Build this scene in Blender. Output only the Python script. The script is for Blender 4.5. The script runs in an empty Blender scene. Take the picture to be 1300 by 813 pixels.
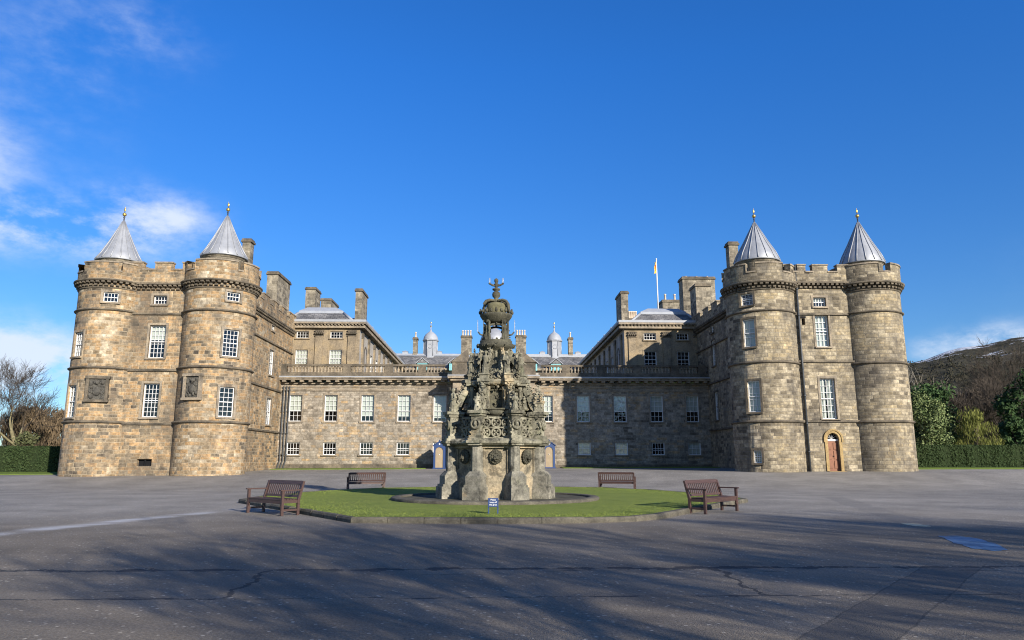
import bpy, bmesh, math, random
from math import sin, cos, pi, radians as R
from mathutils import Vector, Matrix
import numpy as np
random.seed(7)
S = bpy.context.scene
COL = S.collection

# ------------------------------------------------------------------ camera
PITCH, YAW = math.atan(177.5/920), R(1.71)
cd = bpy.data.cameras.new('camera'); cam = bpy.data.objects.new('camera', cd); COL.objects.link(cam)
cam.location = (0, 0, 1.5); cam.rotation_euler = (pi/2+PITCH, 0, -YAW)
cd.sensor_width = 36; cd.lens = 36*920/1300; cd.clip_end = 4000; cd.clip_start = .1
S.camera = cam

# ------------------------------------------------------------------ light
SUN_EL, SUN_AZ = R(20.5), R(33.5)          # azimuth measured from -Y towards +X
sd = Vector((sin(SUN_AZ)*cos(SUN_EL), -cos(SUN_AZ)*cos(SUN_EL), sin(SUN_EL)))
sl = bpy.data.lights.new('sun', 'SUN'); so = bpy.data.objects.new('sun', sl); COL.objects.link(so)
so.rotation_euler = sd.to_track_quat('Z', 'Y').to_euler(); so.location = (30, -40, 40)
sl.energy = 5.0; sl.angle = R(.53); sl.color = (1, .92, .80)
S.view_settings.view_transform = 'Standard'; S.view_settings.look = 'None'
S.view_settings.gamma = 1; S.view_settings.use_curve_mapping = False
S.view_settings.exposure = 0.78
try:
    S.cycles.use_denoising = True; S.cycles.filter_width = 1.1; S.cycles.max_bounces = 6; S.cycles.transparent_max_bounces = 12
    S.cycles.diffuse_bounces = 3; S.cycles.glossy_bounces = 3; S.cycles.caustics_reflective = False; S.cycles.caustics_refractive = False
except Exception: pass

W = bpy.data.worlds.new('World'); S.world = W; W.use_nodes = True
def build_world():
    nt = W.node_tree; N = nt.nodes; L = nt.links; N.clear()
    out = N.new('ShaderNodeOutputWorld'); bg = N.new('ShaderNodeBackground'); bg.inputs[1].default_value = .086
    sky = N.new('ShaderNodeTexSky'); sky.sky_type = 'NISHITA'; sky.sun_disc = False
    sky.sun_elevation = SUN_EL; sky.sun_rotation = math.atan2(sd.x, sd.y)
    sky.air_density = 1.0; sky.dust_density = .25; sky.ozone_density = 4.0; sky.altitude = 100
    hs = N.new('ShaderNodeHueSaturation'); hs.inputs['Saturation'].default_value = 1.16; hs.inputs['Value'].default_value = .98
    L.new(sky.outputs[0], hs.inputs['Color'])
    tint = N.new('ShaderNodeMixRGB'); tint.blend_type = 'MULTIPLY'; tint.inputs[0].default_value = 1; tint.inputs[2].default_value = (.42, .92, 1.42, 1); L.new(hs.outputs[0], tint.inputs[1])
    tc = N.new('ShaderNodeTexCoord'); sp = N.new('ShaderNodeSeparateXYZ'); L.new(tc.outputs['Generated'], sp.inputs[0])
    def m(op, a, b=None, c=None):
        n = N.new('ShaderNodeMath'); n.operation = op
        for i, v in enumerate((a, b, c)):
            if v is None: continue
            if isinstance(v, (int, float)): n.inputs[i].default_value = v
            else: L.new(v, n.inputs[i])
        return n.outputs[0]
    tr = N.new('ShaderNodeMapRange'); L.new(sp.outputs[2], tr.inputs[0]); tr.inputs[1].default_value = .14; tr.inputs[2].default_value = .50; tr.inputs[3].default_value = 0; tr.inputs[4].default_value = 1
    tm = N.new('ShaderNodeMixRGB'); tm.inputs[1].default_value = (.66, .82, 1.02, 1); tm.inputs[2].default_value = (.47, .97, 1.46, 1); L.new(tr.outputs[0], tm.inputs[0]); L.new(tm.outputs[0], tint.inputs[2])
    az = m('ARCTAN2', sp.outputs[0], sp.outputs[1]); el = m('ARCSINE', sp.outputs[2])
    # clouds: banks at these bearings (azimuth, elevation, half widths, weight)
    lobes = [(-33, 26, 7.5, 6, .31), (-27, 29.5, 5, 2.4, .26), (-36.5, 19.5, 3.2, 2.6, .40), (-32.5, 15.3, 8.5, 2.0, 1.15), (-25.5, 17.3, 4.4, 1.8, .72),
             (-33.5, 6.2, 7.5, 2.6, 1.5), (35.8, 7.6, 2.8, 1.1, 1.5), (31.8, 7.4, 1.4, 1.0, .6), (-14.5, 10.5, 1.6, 1.2, .35),
             (62, 12, 16, 5, .9), (-64, 14, 16, 6, .9), (120, 18, 40, 10, .9), (-120, 18, 40, 10, .9), (170, 38, 30, 14, .9), (-160, 22, 24, 10, .8)]  # the unseen banks behind the camera are added to whiten the ambient light
    acc = None
    for a, e, sa, se, w in lobes:
        da = m('MULTIPLY', m('SUBTRACT', az, R(a)), 1/R(sa)); de = m('MULTIPLY', m('SUBTRACT', el, R(e)), 1/R(se))
        d2 = m('ADD', m('MULTIPLY', da, da), m('MULTIPLY', de, de))
        g = m('MULTIPLY', m('POWER', 2.718, m('MULTIPLY', d2, -1.0)), w)
        acc = g if acc is None else m('ADD', acc, g)
    no = N.new('ShaderNodeTexNoise'); no.inputs['Scale'].default_value = 9; no.inputs['Detail'].default_value = 9; no.inputs['Roughness'].default_value = .62
    mp = N.new('ShaderNodeMapping'); mp.inputs['Scale'].default_value = (1, 1, 1.9); mp.inputs['Location'].default_value = (.37, .1, .2)
    L.new(tc.outputs['Generated'], mp.inputs[0]); L.new(mp.outputs[0], no.inputs['Vector'])
    dens = m('MULTIPLY', acc, m('MULTIPLY_ADD', no.outputs[0], 3.6, -1.15))
    mr = N.new('ShaderNodeMapRange'); mr.interpolation_type = 'SMOOTHSTEP'; L.new(dens, mr.inputs[0]); mr.inputs[1].default_value = .02; mr.inputs[2].default_value = 1.05
    mr.inputs[3].default_value = 0; mr.inputs[4].default_value = .9
    mx = N.new('ShaderNodeMixRGB'); L.new(mr.outputs[0], mx.inputs[0]); L.new(tint.outputs[0], mx.inputs[1]); mx.inputs[2].default_value = (5.4, 6.0, 7.0, 1)
    L.new(mx.outputs[0], bg.inputs[0]); L.new(bg.outputs[0], out.inputs[0])
build_world()

# ------------------------------------------------------------------ materials
def newmat(name, rough=.85, spec=.3, metal=0):
    m = bpy.data.materials.new(name); m.use_nodes = True
    b = m.node_tree.nodes['Principled BSDF']; b.inputs['Roughness'].default_value = rough
    b.inputs['Specular IOR Level'].default_value = spec; b.inputs['Metallic'].default_value = metal
    return m, m.node_tree.nodes, m.node_tree.links, b
class NB:
    """small node builder"""
    def __init__(s, N, L): s.N, s.L = N, L
    def _in(s, n, i, v):
        if v is None: return
        if hasattr(v, 'is_output') or hasattr(v, 'links'): s.L.new(v, n.inputs[i])
        else: n.inputs[i].default_value = v
    def m(s, op, a, b=None, c=None):
        n = s.N.new('ShaderNodeMath'); n.operation = op
        for i, v in enumerate((a, b, c)): s._in(n, i, v)
        return n.outputs[0]
    def noise(s, vec, scale, detail=4, rough=.55, out=0, dim='3D'):
        n = s.N.new('ShaderNodeTexNoise'); n.noise_dimensions = dim
        n.inputs['Scale'].default_value = scale; n.inputs['Detail'].default_value = detail; n.inputs['Roughness'].default_value = rough
        if vec is not None: s.L.new(vec, n.inputs['Vector'])
        return n.outputs[out]
    def ramp(s, fac, stops, interp='LINEAR'):
        n = s.N.new('ShaderNodeValToRGB'); n.color_ramp.interpolation = interp; e = n.color_ramp.elements
        while len(e) < len(stops): e.new(.5)
        for i, (p, c) in enumerate(stops): e[i].position = p; e[i].color = (c, c, c, 1) if isinstance(c, (int, float)) else (*c, 1)
        s.L.new(fac, n.inputs[0]); return n.outputs[0]
    def mix(s, f, a, b, mode='MIX'):
        n = s.N.new('ShaderNodeMixRGB'); n.blend_type = mode
        for i, v in enumerate((f, a, b)):
            if isinstance(v, tuple): v = (*v, 1)
            s._in(n, i, v)
        return n.outputs[0]
    def step(s, v, a, b, lo=0, hi=1):
        n = s.N.new('ShaderNodeMapRange'); n.interpolation_type = 'SMOOTHSTEP'; s.L.new(v, n.inputs[0])
        n.inputs[1].default_value = a; n.inputs[2].default_value = b; n.inputs[3].default_value = lo; n.inputs[4].default_value = hi
        return n.outputs[0]
    def bump(s, h, strength, dist, bsdf):
        n = s.N.new('ShaderNodeBump'); n.inputs['Strength'].default_value = strength; n.inputs['Distance'].default_value = dist
        s.L.new(h, n.inputs['Height']); s.L.new(n.outputs[0], bsdf.inputs['Normal'])
    def coord(s, which='Object'):
        return s.N.new('ShaderNodeTexCoord').outputs[which]
    def pos(s):
        return s.N.new('ShaderNodeNewGeometry').outputs['Position']

def masonry(name, pal, bh, bw, wob=.05, stain=.5, stain_col=(.07, .06, .05), mortar=(.30, .26, .20), big=None):
    m, N, L, b = newmat(name, .9, .2); q = NB(N, L)
    uv = q.coord('UV'); P = q.pos()
    d = q.noise(uv, .9, 3, .6, 1); ds = N.new('ShaderNodeSeparateXYZ'); L.new(d, ds.inputs[0])
    us = N.new('ShaderNodeSeparateXYZ'); L.new(uv, us.inputs[0])
    d2 = q.noise(uv, 5, 2, .5, 1); ds2 = N.new('ShaderNodeSeparateXYZ'); L.new(d2, ds2.inputs[0])
    u = q.m('ADD', us.outputs[0], q.m('MULTIPLY_ADD', ds2.outputs[0], wob*.8, 0.0))
    v = q.m('ADD', us.outputs[1], q.m('ADD', q.m('MULTIPLY', ds.outputs[1], wob*1.2), q.m('MULTIPLY', ds2.outputs[1], wob*.5)))
    # uneven course heights
    w1 = q.noise(None, 1, 1, .5, 0, '1D'); nn = w1.node; L.new(q.m('MULTIPLY', us.outputs[1], .8), nn.inputs['W'])
    v = q.m('ADD', v, q.m('MULTIPLY', w1, bh*1.6))
    vr = q.m('DIVIDE', v, bh); row = q.m('FLOOR', vr); fv = q.m('SUBTRACT', vr, row)
    wn = N.new('ShaderNodeTexWhiteNoise'); wn.noise_dimensions = '1D'; L.new(row, wn.inputs['W'])
    ur = q.m('ADD', q.m('DIVIDE', u, q.m('MULTIPLY_ADD', wn.outputs[0], bw*.9, bw*.55)), q.m('MULTIPLY', wn.outputs[0], 37.3))
    colm = q.m('FLOOR', ur); fu = q.m('SUBTRACT', ur, colm)
    cx = N.new('ShaderNodeCombineXYZ'); L.new(colm, cx.inputs[0]); L.new(row, cx.inputs[1])
    w2 = N.new('ShaderNodeTexWhiteNoise'); w2.noise_dimensions = '2D'; L.new(cx.outputs[0], w2.inputs['Vector'])
    eu = q.m('MULTIPLY', q.m('MINIMUM', fu, q.m('SUBTRACT', 1, fu)), bw); ev = q.m('MULTIPLY', q.m('MINIMUM', fv, q.m('SUBTRACT', 1, fv)), bh)
    e = q.m('MINIMUM', eu, ev); ed = q.step(e, .004, .028)
    # block colour, drifting over the wall so that patches of one stone gather
    reg = q.noise(P, .34, 5, .65); pick = q.m('ADD', q.m('MULTIPLY', w2.outputs[0], .62), q.m('MULTIPLY_ADD', reg, 1.5, -.56))
    c = q.ramp(pick, [(i/(len(pal)-1), k) for i, k in enumerate(pal)])
    fine = q.noise(P, 6, 6, .72); c = q.mix(1, c, q.ramp(fine, [(.25, .52), (.75, 1.42)]), 'MULTIPLY'); m3 = q.noise(P, 3.4, 4, .7); c = q.mix(1, c, q.ramp(m3, [(.3, .76), (.7, 1.2)]), 'MULTIPLY'); md = q.noise(P, 1.7, 4, .65); c = q.mix(1, c, q.ramp(md, [(.3, .68), (.7, 1.25)]), 'MULTIPLY')
    c = q.mix(q.m('MULTIPLY', q.m('SUBTRACT', 1, ed), .75), c, mortar)
    # soot and damp stains with their own shapes
    mp = N.new('ShaderNodeMapping'); mp.inputs['Scale'].default_value = (1, 1, .55); L.new(P, mp.inputs[0])
    st = q.noise(mp.outputs[0], .55, 6, .68); blk = q.m('MULTIPLY', q.m('SUBTRACT', w2.outputs[0], .5), .12)
    sm = q.step(q.m('ADD', st, blk), .47, .68, 0, stain*.85)
    c = q.mix(sm, c, stain_col)
    mp2 = N.new('ShaderNodeMapping'); mp2.inputs['Scale'].default_value = (1.6, 1.6, .16); L.new(P, mp2.inputs[0])
    s2 = q.noise(mp2.outputs[0], .8, 6, .7); c = q.mix(q.step(q.m('ADD', s2, q.m('MULTIPLY', blk, .6)), .54, .72, 0, stain*.75), c, stain_col)
    bw_ = q.mix(1, c, q.ramp(w2.outputs[1] if False else w2.outputs[0], [(0, .80), (.5, 1.0), (1, 1.16)]), 'MULTIPLY'); c = bw_
    L.new(c, b.inputs['Base Color'])
    hgt = q.m('ADD', q.m('MULTIPLY', ed, .7), q.m('MULTIPLY', fine, .45)); q.bump(hgt, .7, .035, b)
    return m
def dressed(name, pal, stain=.5, scale=1.0, stain_col=(.05, .045, .035), bump=.4):
    """smooth worked stone, weathered in blotches"""
    m, N, L, b = newmat(name, .88, .2); q = NB(N, L); P = q.pos()
    a = q.noise(P, 1.1*scale, 6, .65); c = q.ramp(a, [(.3+.4*i/(len(pal)-1), k) for i, k in enumerate(pal)])
    f = q.noise(P, 9*scale, 5, .7); c = q.mix(1, c, q.ramp(f, [(.25, .6), (.75, 1.3)]), 'MULTIPLY')
    s = q.noise(P, .7*scale, 5, .7); c = q.mix(q.step(s, .5, .7, 0, stain), c, stain_col)
    L.new(c, b.inputs['Base Color']); q.bump(f, bump, .03, b)
    return m
def plain(name, col, rough=.5, spec=.4, metal=0, var=.15, scale=6):
    m, N, L, b = newmat(name, rough, spec, metal); q = NB(N, L)
    n = q.noise(q.coord('Object'), scale, 4); c = q.mix(1, col, q.ramp(n, [(.25, 1-var), (.75, 1+var)]), 'MULTIPLY')
    L.new(c, b.inputs['Base Color']); return m

M = {}
M['warm'] = masonry('warm_rubble', [(.085, .07, .055), (.19, .155, .11), (.29, .215, .13), (.355, .225, .11), (.30, .24, .16), (.43, .365, .265)], .225, .52, .12, .85, (.085, .072, .058), (.40, .33, .23))
M['grey'] = masonry('grey_ashlar', [(.09, .076, .058), (.18, .15, .105), (.25, .207, .14), (.33, .28, .195), (.27, .218, .135), (.32, .25, .145)], .235, .58, .05, .85, (.075, .068, .06), (.22, .19, .15))
M['range'] = masonry('coursed_stone', [(.14, .118, .092), (.225, .193, .15), (.305, .265, .21), (.265, .235, .19), (.31, .215, .115), (.37, .33, .27)], .23, .66, .035, .45, (.10, .085, .07), (.25, .215, .17))
M['wing'] = dressed('wing_ashlar', [(.15, .122, .088), (.25, .20, .135), (.31, .235, .135)], .6)
M['wingside'] = dressed('courtyard_ashlar', [(.28, .26, .23), (.40, .37, .33)], .2)
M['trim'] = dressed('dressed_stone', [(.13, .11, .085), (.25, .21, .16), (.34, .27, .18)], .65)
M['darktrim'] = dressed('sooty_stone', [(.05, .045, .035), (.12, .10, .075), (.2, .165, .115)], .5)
M['chim'] = masonry('chimney_stone', [(.10, .09, .07), (.19, .165, .125), (.26, .225, .165), (.22, .195, .15)], .32, .7, .02, .5)
M['lead'] = plain('lead_sheet', (.28, .29, .31), .5, .5, .25, .16, 2.5)
M['leadflat'] = plain('lead_flashing', (.27, .285, .31), .55, .4, 0, .12, 3)
M['white'] = plain('white_paint', (.60, .60, .59), .5, .4, 0, .04)
M['blind'] = plain('linen_blind', (.50, .50, .44), .8, .2, 0, .08, 2)
M['room'] = plain('dark_room', (.012, .012, .014), .9, .1)
M['carve'] = dressed('carved_relief', [(.035, .033, .03), (.08, .075, .065), (.12, .11, .09)], .4, 4, bump=.9)
M['pipe'] = plain('iron_pipe', (.045, .05, .055), .5, .4, 0, .3)
M['wood'] = plain('door_oak', (.20, .085, .045), .6, .3, 0, .35, 3)
M['iron'] = plain('dark_iron', (.03, .03, .03), .5, .4)
M['gold'] = plain('gilding', (.55, .37, .10), .4, .5, .8, .1)
M['pot'] = plain('clay_pot', (.55, .46, .36), .8, .2)
M['blue'] = plain('blue_paint', (.010, .035, .12), .5, .5, 0, .1)
M['tan'] = plain('ochre_board', (.27, .21, .135), .7, .3, 0, .12, 3)
M['ochre'] = dressed('yellow_sandstone', [(.22, .155, .08), (.32, .225, .10), (.38, .28, .14)], .15)
M['teal'] = plain('teal_pane', (.20, .44, .46), .25, .6)
M['signtext'] = plain('white_letters', (.8, .8, .8), .6, .3, 0, .02)
M['flag'] = plain('yellow_flag', (.75, .50, .05), .8, .2)
M['flagred'] = plain('red_flag', (.5, .03, .02), .8, .2)
M['kerb'] = dressed('kerb_stone', [(.055, .05, .04), (.10, .09, .07), (.15, .135, .10)], .6, 2.5)
def slate():
    m, N, L, b = newmat('roof_slate', .6, .4); q = NB(N, L); uv = q.coord('UV')
    br = N.new('ShaderNodeTexBrick'); L.new(uv, br.inputs['Vector']); br.inputs['Scale'].default_value = 1
    br.inputs['Color1'].default_value = (.085, .085, .09, 1); br.inputs['Color2'].default_value = (.17, .165, .16, 1); br.inputs['Mortar'].default_value = (.04, .04, .04, 1)
    br.inputs['Brick Width'].default_value = .42; br.inputs['Row Height'].default_value = .26; br.inputs['Mortar Size'].default_value = .02
    n = q.noise(q.pos(), .9, 6, .7); c = q.mix(1, br.outputs[0], q.ramp(n, [(.3, .55), (.7, 1.5)]), 'MULTIPLY')
    L.new(c, b.inputs['Base Color']); q.bump(br.outputs['Fac'], -.4, .02, b); return m
M['slate'] = slate()
def glass():
    m = bpy.data.materials.new('window_glass'); m.use_nodes = True; N = m.node_tree.nodes; L = m.node_tree.links; N.clear(); q = NB(N, L)
    o = N.new('ShaderNodeOutputMaterial'); t = N.new('ShaderNodeBsdfTransparent'); t.inputs[0].default_value = (.86, .9, .9, 1)
    g = N.new('ShaderNodeBsdfGlossy'); g.inputs['Roughness'].default_value = .04
    n = q.noise(q.pos(), 1.6, 2); bp = N.new('ShaderNodeBump'); bp.inputs['Strength'].default_value = .25; bp.inputs['Distance'].default_value = .05
    L.new(n, bp.inputs['Height']); L.new(bp.outputs[0], g.inputs['Normal'])
    f = N.new('ShaderNodeLayerWeight'); f.inputs[0].default_value = .5; fm = q.m('MULTIPLY_ADD', q.m('POWER', f.outputs['Facing'], 4.0), .8, .085)
    x = N.new('ShaderNodeMixShader'); L.new(fm, x.inputs[0]); L.new(t.outputs[0], x.inputs[1]); L.new(g.outputs[0], x.inputs[2]); L.new(x.outputs[0], o.inputs[0])
    return m
M['glass'] = glass()
def lamp_glass():
    m, N, L, b = newmat('lamp_glass', .15, .6); b.inputs['Base Color'].default_value = (.35, .38, .42, 1); b.inputs['Alpha'].default_value = .4; return m
M['lampglass'] = lamp_glass()
def fountain_stone(nm, pal, lich, soot, lcol):
    m, N, L, b = newmat(nm, .9, .15); q = NB(N, L); P = q.pos()
    a = q.noise(P, 1.6, 6, .7); c = q.ramp(a, [(.32, pal[0]), (.5, pal[1]), (.68, pal[2])])
    l = q.noise(P, 3.1, 5, .7); c = q.mix(q.step(l, .52, .68, 0, lich), c, lcol)
    o = q.noise(P, .9, 5, .6); c = q.mix(q.step(o, .56, .7, 0, .55), c, (.36, .26, .14))
    sp = N.new('ShaderNodeSeparateXYZ'); L.new(P, sp.inputs[0])
    k = q.noise(P, 2.2, 6, .75); c = q.mix(q.step(k, .50, .64, 0, soot), c, (.045, .043, .036))
    f = q.noise(P, 14, 5, .7); c = q.mix(1, c, q.ramp(f, [(.25, .55), (.75, 1.35)]), 'MULTIPLY')
    L.new(c, b.inputs['Base Color']); q.bump(f, .7, .03, b); return m
M['fount'] = fountain_stone('lichened_stone', [(.06, .056, .043), (.20, .187, .138), (.38, .352, .262)], .35, .88, (.15, .16, .085)); M['fountbase'] = fountain_stone('pale_plinth_stone', [(.095, .09, .075), (.20, .187, .15), (.31, .285, .225)], .3, .8, (.19, .19, .12))
M['fountpanel'] = fountain_stone('warm_panel_stone', [(.13, .115, .085), (.28, .235, .16), (.38, .30, .19)], .1, .7, (.19, .18, .11))
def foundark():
    m, N, L, b = newmat('sooty_shaded_carving', .9, .15); q = NB(N, L); P = q.pos()
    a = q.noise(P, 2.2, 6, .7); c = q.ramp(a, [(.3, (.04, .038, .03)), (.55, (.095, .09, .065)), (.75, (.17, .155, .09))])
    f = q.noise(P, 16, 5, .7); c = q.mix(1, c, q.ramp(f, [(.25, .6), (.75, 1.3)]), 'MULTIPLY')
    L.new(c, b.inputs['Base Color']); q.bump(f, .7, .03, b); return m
M['foundark'] = foundark()  # sooty stone; on the drums its darkness also imitates undercut shade
def teak():
    m, N, L, b = newmat('weathered_teak', .5, .4); q = NB(N, L); O = q.coord('Object')
    mp = N.new('ShaderNodeMapping'); mp.inputs['Scale'].default_value = (3, 30, 30); L.new(O, mp.inputs[0])
    n = q.noise(mp.outputs[0], 1.5, 5, .6); c = q.ramp(n, [(.3, (.038, .021, .018)), (.7, (.082, .045, .037))])
    L.new(c, b.inputs['Base Color']); q.bump(n, .2, .01, b); return m
M['teak'] = teak()
def asphalt():
    m, N, L, b = newmat('worn_asphalt', .82, .3); q = NB(N, L); P = q.pos()
    sp = N.new('ShaderNodeSeparateXYZ'); L.new(P, sp.inputs[0]); X, Y = sp.outputs[0], sp.outputs[1]
    big = q.noise(P, .11, 5, .6); c = q.ramp(big, [(.3, (.19, .174, .15)), (.7, (.265, .242, .207))])
    mp = N.new('ShaderNodeMapping'); mp.inputs['Scale'].default_value = (.25, 1.6, 1); L.new(P, mp.inputs[0])
    stk = q.noise(mp.outputs[0], .7, 5, .65); c = q.mix(1, c, q.ramp(stk, [(.3, .94), (.7, 1.05)]), 'MULTIPLY')
    vo = N.new('ShaderNodeTexVoronoi'); vo.inputs['Scale'].default_value = 62; L.new(P, vo.inputs['Vector'])
    wn = N.new('ShaderNodeTexWhiteNoise'); L.new(vo.outputs['Color'], wn.inputs['Vector'])
    spk = q.m('MULTIPLY', q.m('GREATER_THAN', wn.outputs[0], .80), q.step(vo.outputs['Distance'], .5, .15))
    c = q.mix(q.m('MULTIPLY', spk, .65), c, (.42, .41, .38))
    vo2 = N.new('ShaderNodeTexVoronoi'); vo2.inputs['Scale'].default_value = 15; L.new(P, vo2.inputs['Vector'])
    wn2 = N.new('ShaderNodeTexWhiteNoise'); L.new(vo2.outputs['Color'], wn2.inputs['Vector'])
    spk2 = q.m('MULTIPLY', q.m('GREATER_THAN', wn2.outputs[0], .87), q.step(vo2.outputs['Distance'], .35, .2))
    c = q.mix(q.m('MULTIPLY', spk2, .75), c, (.62, .60, .55))
    f = q.noise(P, 34, 4, .7); c = q.mix(1, c, q.ramp(f, [(.3, .5), (.7, 1.45)]), 'MULTIPLY')
    # colour turns gradually darker and warmer towards the viewer
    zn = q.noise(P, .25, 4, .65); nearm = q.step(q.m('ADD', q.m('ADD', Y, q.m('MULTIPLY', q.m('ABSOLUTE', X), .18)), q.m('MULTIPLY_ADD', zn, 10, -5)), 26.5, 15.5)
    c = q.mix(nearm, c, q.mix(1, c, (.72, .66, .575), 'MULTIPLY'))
    sta = q.noise(P, .45, 7, .72); c = q.mix(1, c, q.ramp(sta, [(.38, .78), (.62, 1.10)]), 'MULTIPLY')
    # old repair joints: wandering tar lines, and the patches between them
    wob = q.noise(P, .8, 5, .7); wob2 = q.noise(P, 3.5, 3, .7)
    def line(expr, w0, w1, strength=.85):
        nonlocal c
        dd = q.m('ABSOLUTE', q.m('ADD', expr, q.m('ADD', q.m('MULTIPLY_ADD', wob, .36, -.18), q.m('MULTIPLY_ADD', wob2, .16, -.08))))
        wv = q.m('MULTIPLY', q.step(q.noise(P, 1.7, 4, .7), .42, .62, w0, w1), 1)
        msk = q.m('LESS_THAN', dd, wv); c = q.mix(q.m('MULTIPLY', msk, strength), c, (.018, .018, .02)); return dd
    def between(v, a, b_, soft=.05): return q.m('MULTIPLY', q.step(v, a-soft, a+soft), q.step(v, b_+soft, b_-soft))
    line(q.m('SUBTRACT', Y, 10.62), .016, .17)
    line(q.m('SUBTRACT', Y, 8.5), .008, .04)
    band = between(Y, 8.52, 10.6); c = q.mix(q.m('MULTIPLY', band, .12), c, (.13, .125, .115))
    # skew joint across the band
    sk = q.m('SUBTRACT', q.m('ABSOLUTE', q.m('SUBTRACT', X, .1)), 3.05)
    dd = q.m('ABSOLUTE', q.m('ADD', sk, q.m('MULTIPLY_ADD', wob, .9, -.45))); mk = q.m('MULTIPLY', q.m('LESS_THAN', dd, .035), band); c = q.mix(q.m('MULTIPLY', mk, .8), c, (.02, .02, .02))
    # scattered tar blots in the band
    tb = q.noise(mp.outputs[0], 2.6, 5, .7); c = q.mix(q.m('MULTIPLY', q.step(tb, .60, .66), q.m('MULTIPLY', band, .7)), c, (.025, .025, .026))
    # service trench, lower right: runs back to the pale cover
    t = q.m('ADD', q.m('SUBTRACT', X, 4.35), q.m('MULTIPLY', q.m('SUBTRACT', Y, 8), -.86)); t = q.m('ADD', t, q.m('MULTIPLY_ADD', wob, .22, -.11))
    tr = q.m('MULTIPLY', between(t, -.42, .42, .04), q.step(Y, 10.9, 10.3)); c = q.mix(q.m('MULTIPLY', q.m('MULTIPLY', tr, q.step(sta, .36, .62, .25, 1)), .6), c, (.055, .052, .048))
    ed = q.m('MULTIPLY', q.m('LESS_THAN', q.m('ABSOLUTE', q.m('SUBTRACT', q.m('ABSOLUTE', t), .43)), .016), q.step(Y, 11.2, 10.5)); c = q.mix(q.m('MULTIPLY', ed, .5), c, (.02, .02, .02))
    t2 = q.m('ADD', q.m('SUBTRACT', X, 10.0), q.m('MULTIPLY', q.m('SUBTRACT', Y, 17), -.31)); t2 = q.m('ADD', t2, q.m('MULTIPLY_ADD', wob, .8, -.4))
    tr2 = q.m('MULTIPLY', between(t2, -.45, .45, .08), between(Y, 17.5, 30, .5)); c = q.mix(q.m('MULTIPLY', tr2, .35), c, (.11, .105, .10))
    # pale bluish streak on the left
    s3 = q.m('ADD', q.m('SUBTRACT', Y, 18.6), q.m('MULTIPLY', q.m('ADD', X, 9.3), -3.2)); s3 = q.m('ADD', s3, q.m('MULTIPLY_ADD', wob, 3, -1.5))
    w3 = q.m('MULTIPLY', between(s3, -1.1, 1.1, .9), between(Y, 11.5, 22.5, 1.6)); c = q.mix(q.m('MULTIPLY', q.m('MULTIPLY', w3, q.step(stk, .3, .6)), .6), c, (.50, .51, .53))
    L.new(c, b.inputs['Base Color'])
    h = q.m('ADD', q.m('MULTIPLY', f, .5), q.m('MULTIPLY', q.step(vo.outputs['Distance'], .6, .1), .8)); q.bump(h, .55, .012, b)
    return m
M['asphalt'] = asphalt()
def grass_ground(name, a, b_):
    m, N, L, b = newmat(name, .9, .15); q = NB(N, L); P = q.pos()
    n = q.noise(P, 1.0, 6, .7); c = q.ramp(n, [(.3, a), (.7, b_)]); f = q.noise(P, 28, 4, .7)
    c = q.mix(1, c, q.ramp(f, [(.25, .5), (.75, 1.4)]), 'MULTIPLY'); L.new(c, b.inputs['Base Color']); q.bump(f, .9, .05, b); return m
M['turf'] = grass_ground('mown_turf', (.13, .175, .035), (.20, .235, .055))
M['verge'] = grass_ground('verge_turf', (.10, .15, .025), (.15, .20, .04))
def leafmat(name, a, b_, rough=.55, trans=.25):
    m, N, L, b = newmat(name, .8, .12); q = NB(N, L)
    g = N.new('ShaderNodeNewGeometry'); n = g.outputs['Random Per Island']; c = q.ramp(n, [(0, a), (1, b_)])
    L.new(c, b.inputs['Base Color']); return m
M['leaf_dark'] = leafmat('holly_leaf', (.018, .04, .014), (.06, .10, .035))
M['leaf_pale'] = leafmat('variegated_leaf', (.05, .08, .026), (.22, .26, .11))
M['leaf_olive'] = leafmat('olive_leaf', (.09, .10, .025), (.19, .20, .05))
M['leaf_hedge'] = leafmat('hedge_leaf', (.022, .038, .014), (.042, .062, .022))
M['leaf_brown'] = leafmat('winter_leaf', (.075, .055, .035), (.17, .125, .075))
M['leaf_mid'] = leafmat('shrub_leaf', (.05, .06, .025), (.12, .125, .06))
M['leaf_scrubby'] = leafmat('dark_twigs', (.03, .025, .02), (.085, .066, .05))
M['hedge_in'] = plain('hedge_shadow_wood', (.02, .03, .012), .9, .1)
M['bark'] = plain('bark', (.11, .088, .062), .9, .1, 0, .4, 5)
M['bark_green'] = plain('mossy_bark', (.16, .14, .08), .9, .1, 0, .4, 3)
M['bark_dark'] = plain('dark_bark', (.05, .042, .036), .9, .1, 0, .3, 4)
M['twig'] = plain('twig', (.105, .08, .062), .9, .1, 0, .3, 1)
M['twig_dark'] = plain('dark_twig', (.062, .05, .04), .9, .1, 0, .3, 1)
M['bark_pale'] = plain('pale_bark', (.36, .32, .26), .9, .1, 0, .3, 3)
M['moss'] = plain('crown_stone', (.115, .106, .062), .9, .1, 0, .4, 8)

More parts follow.
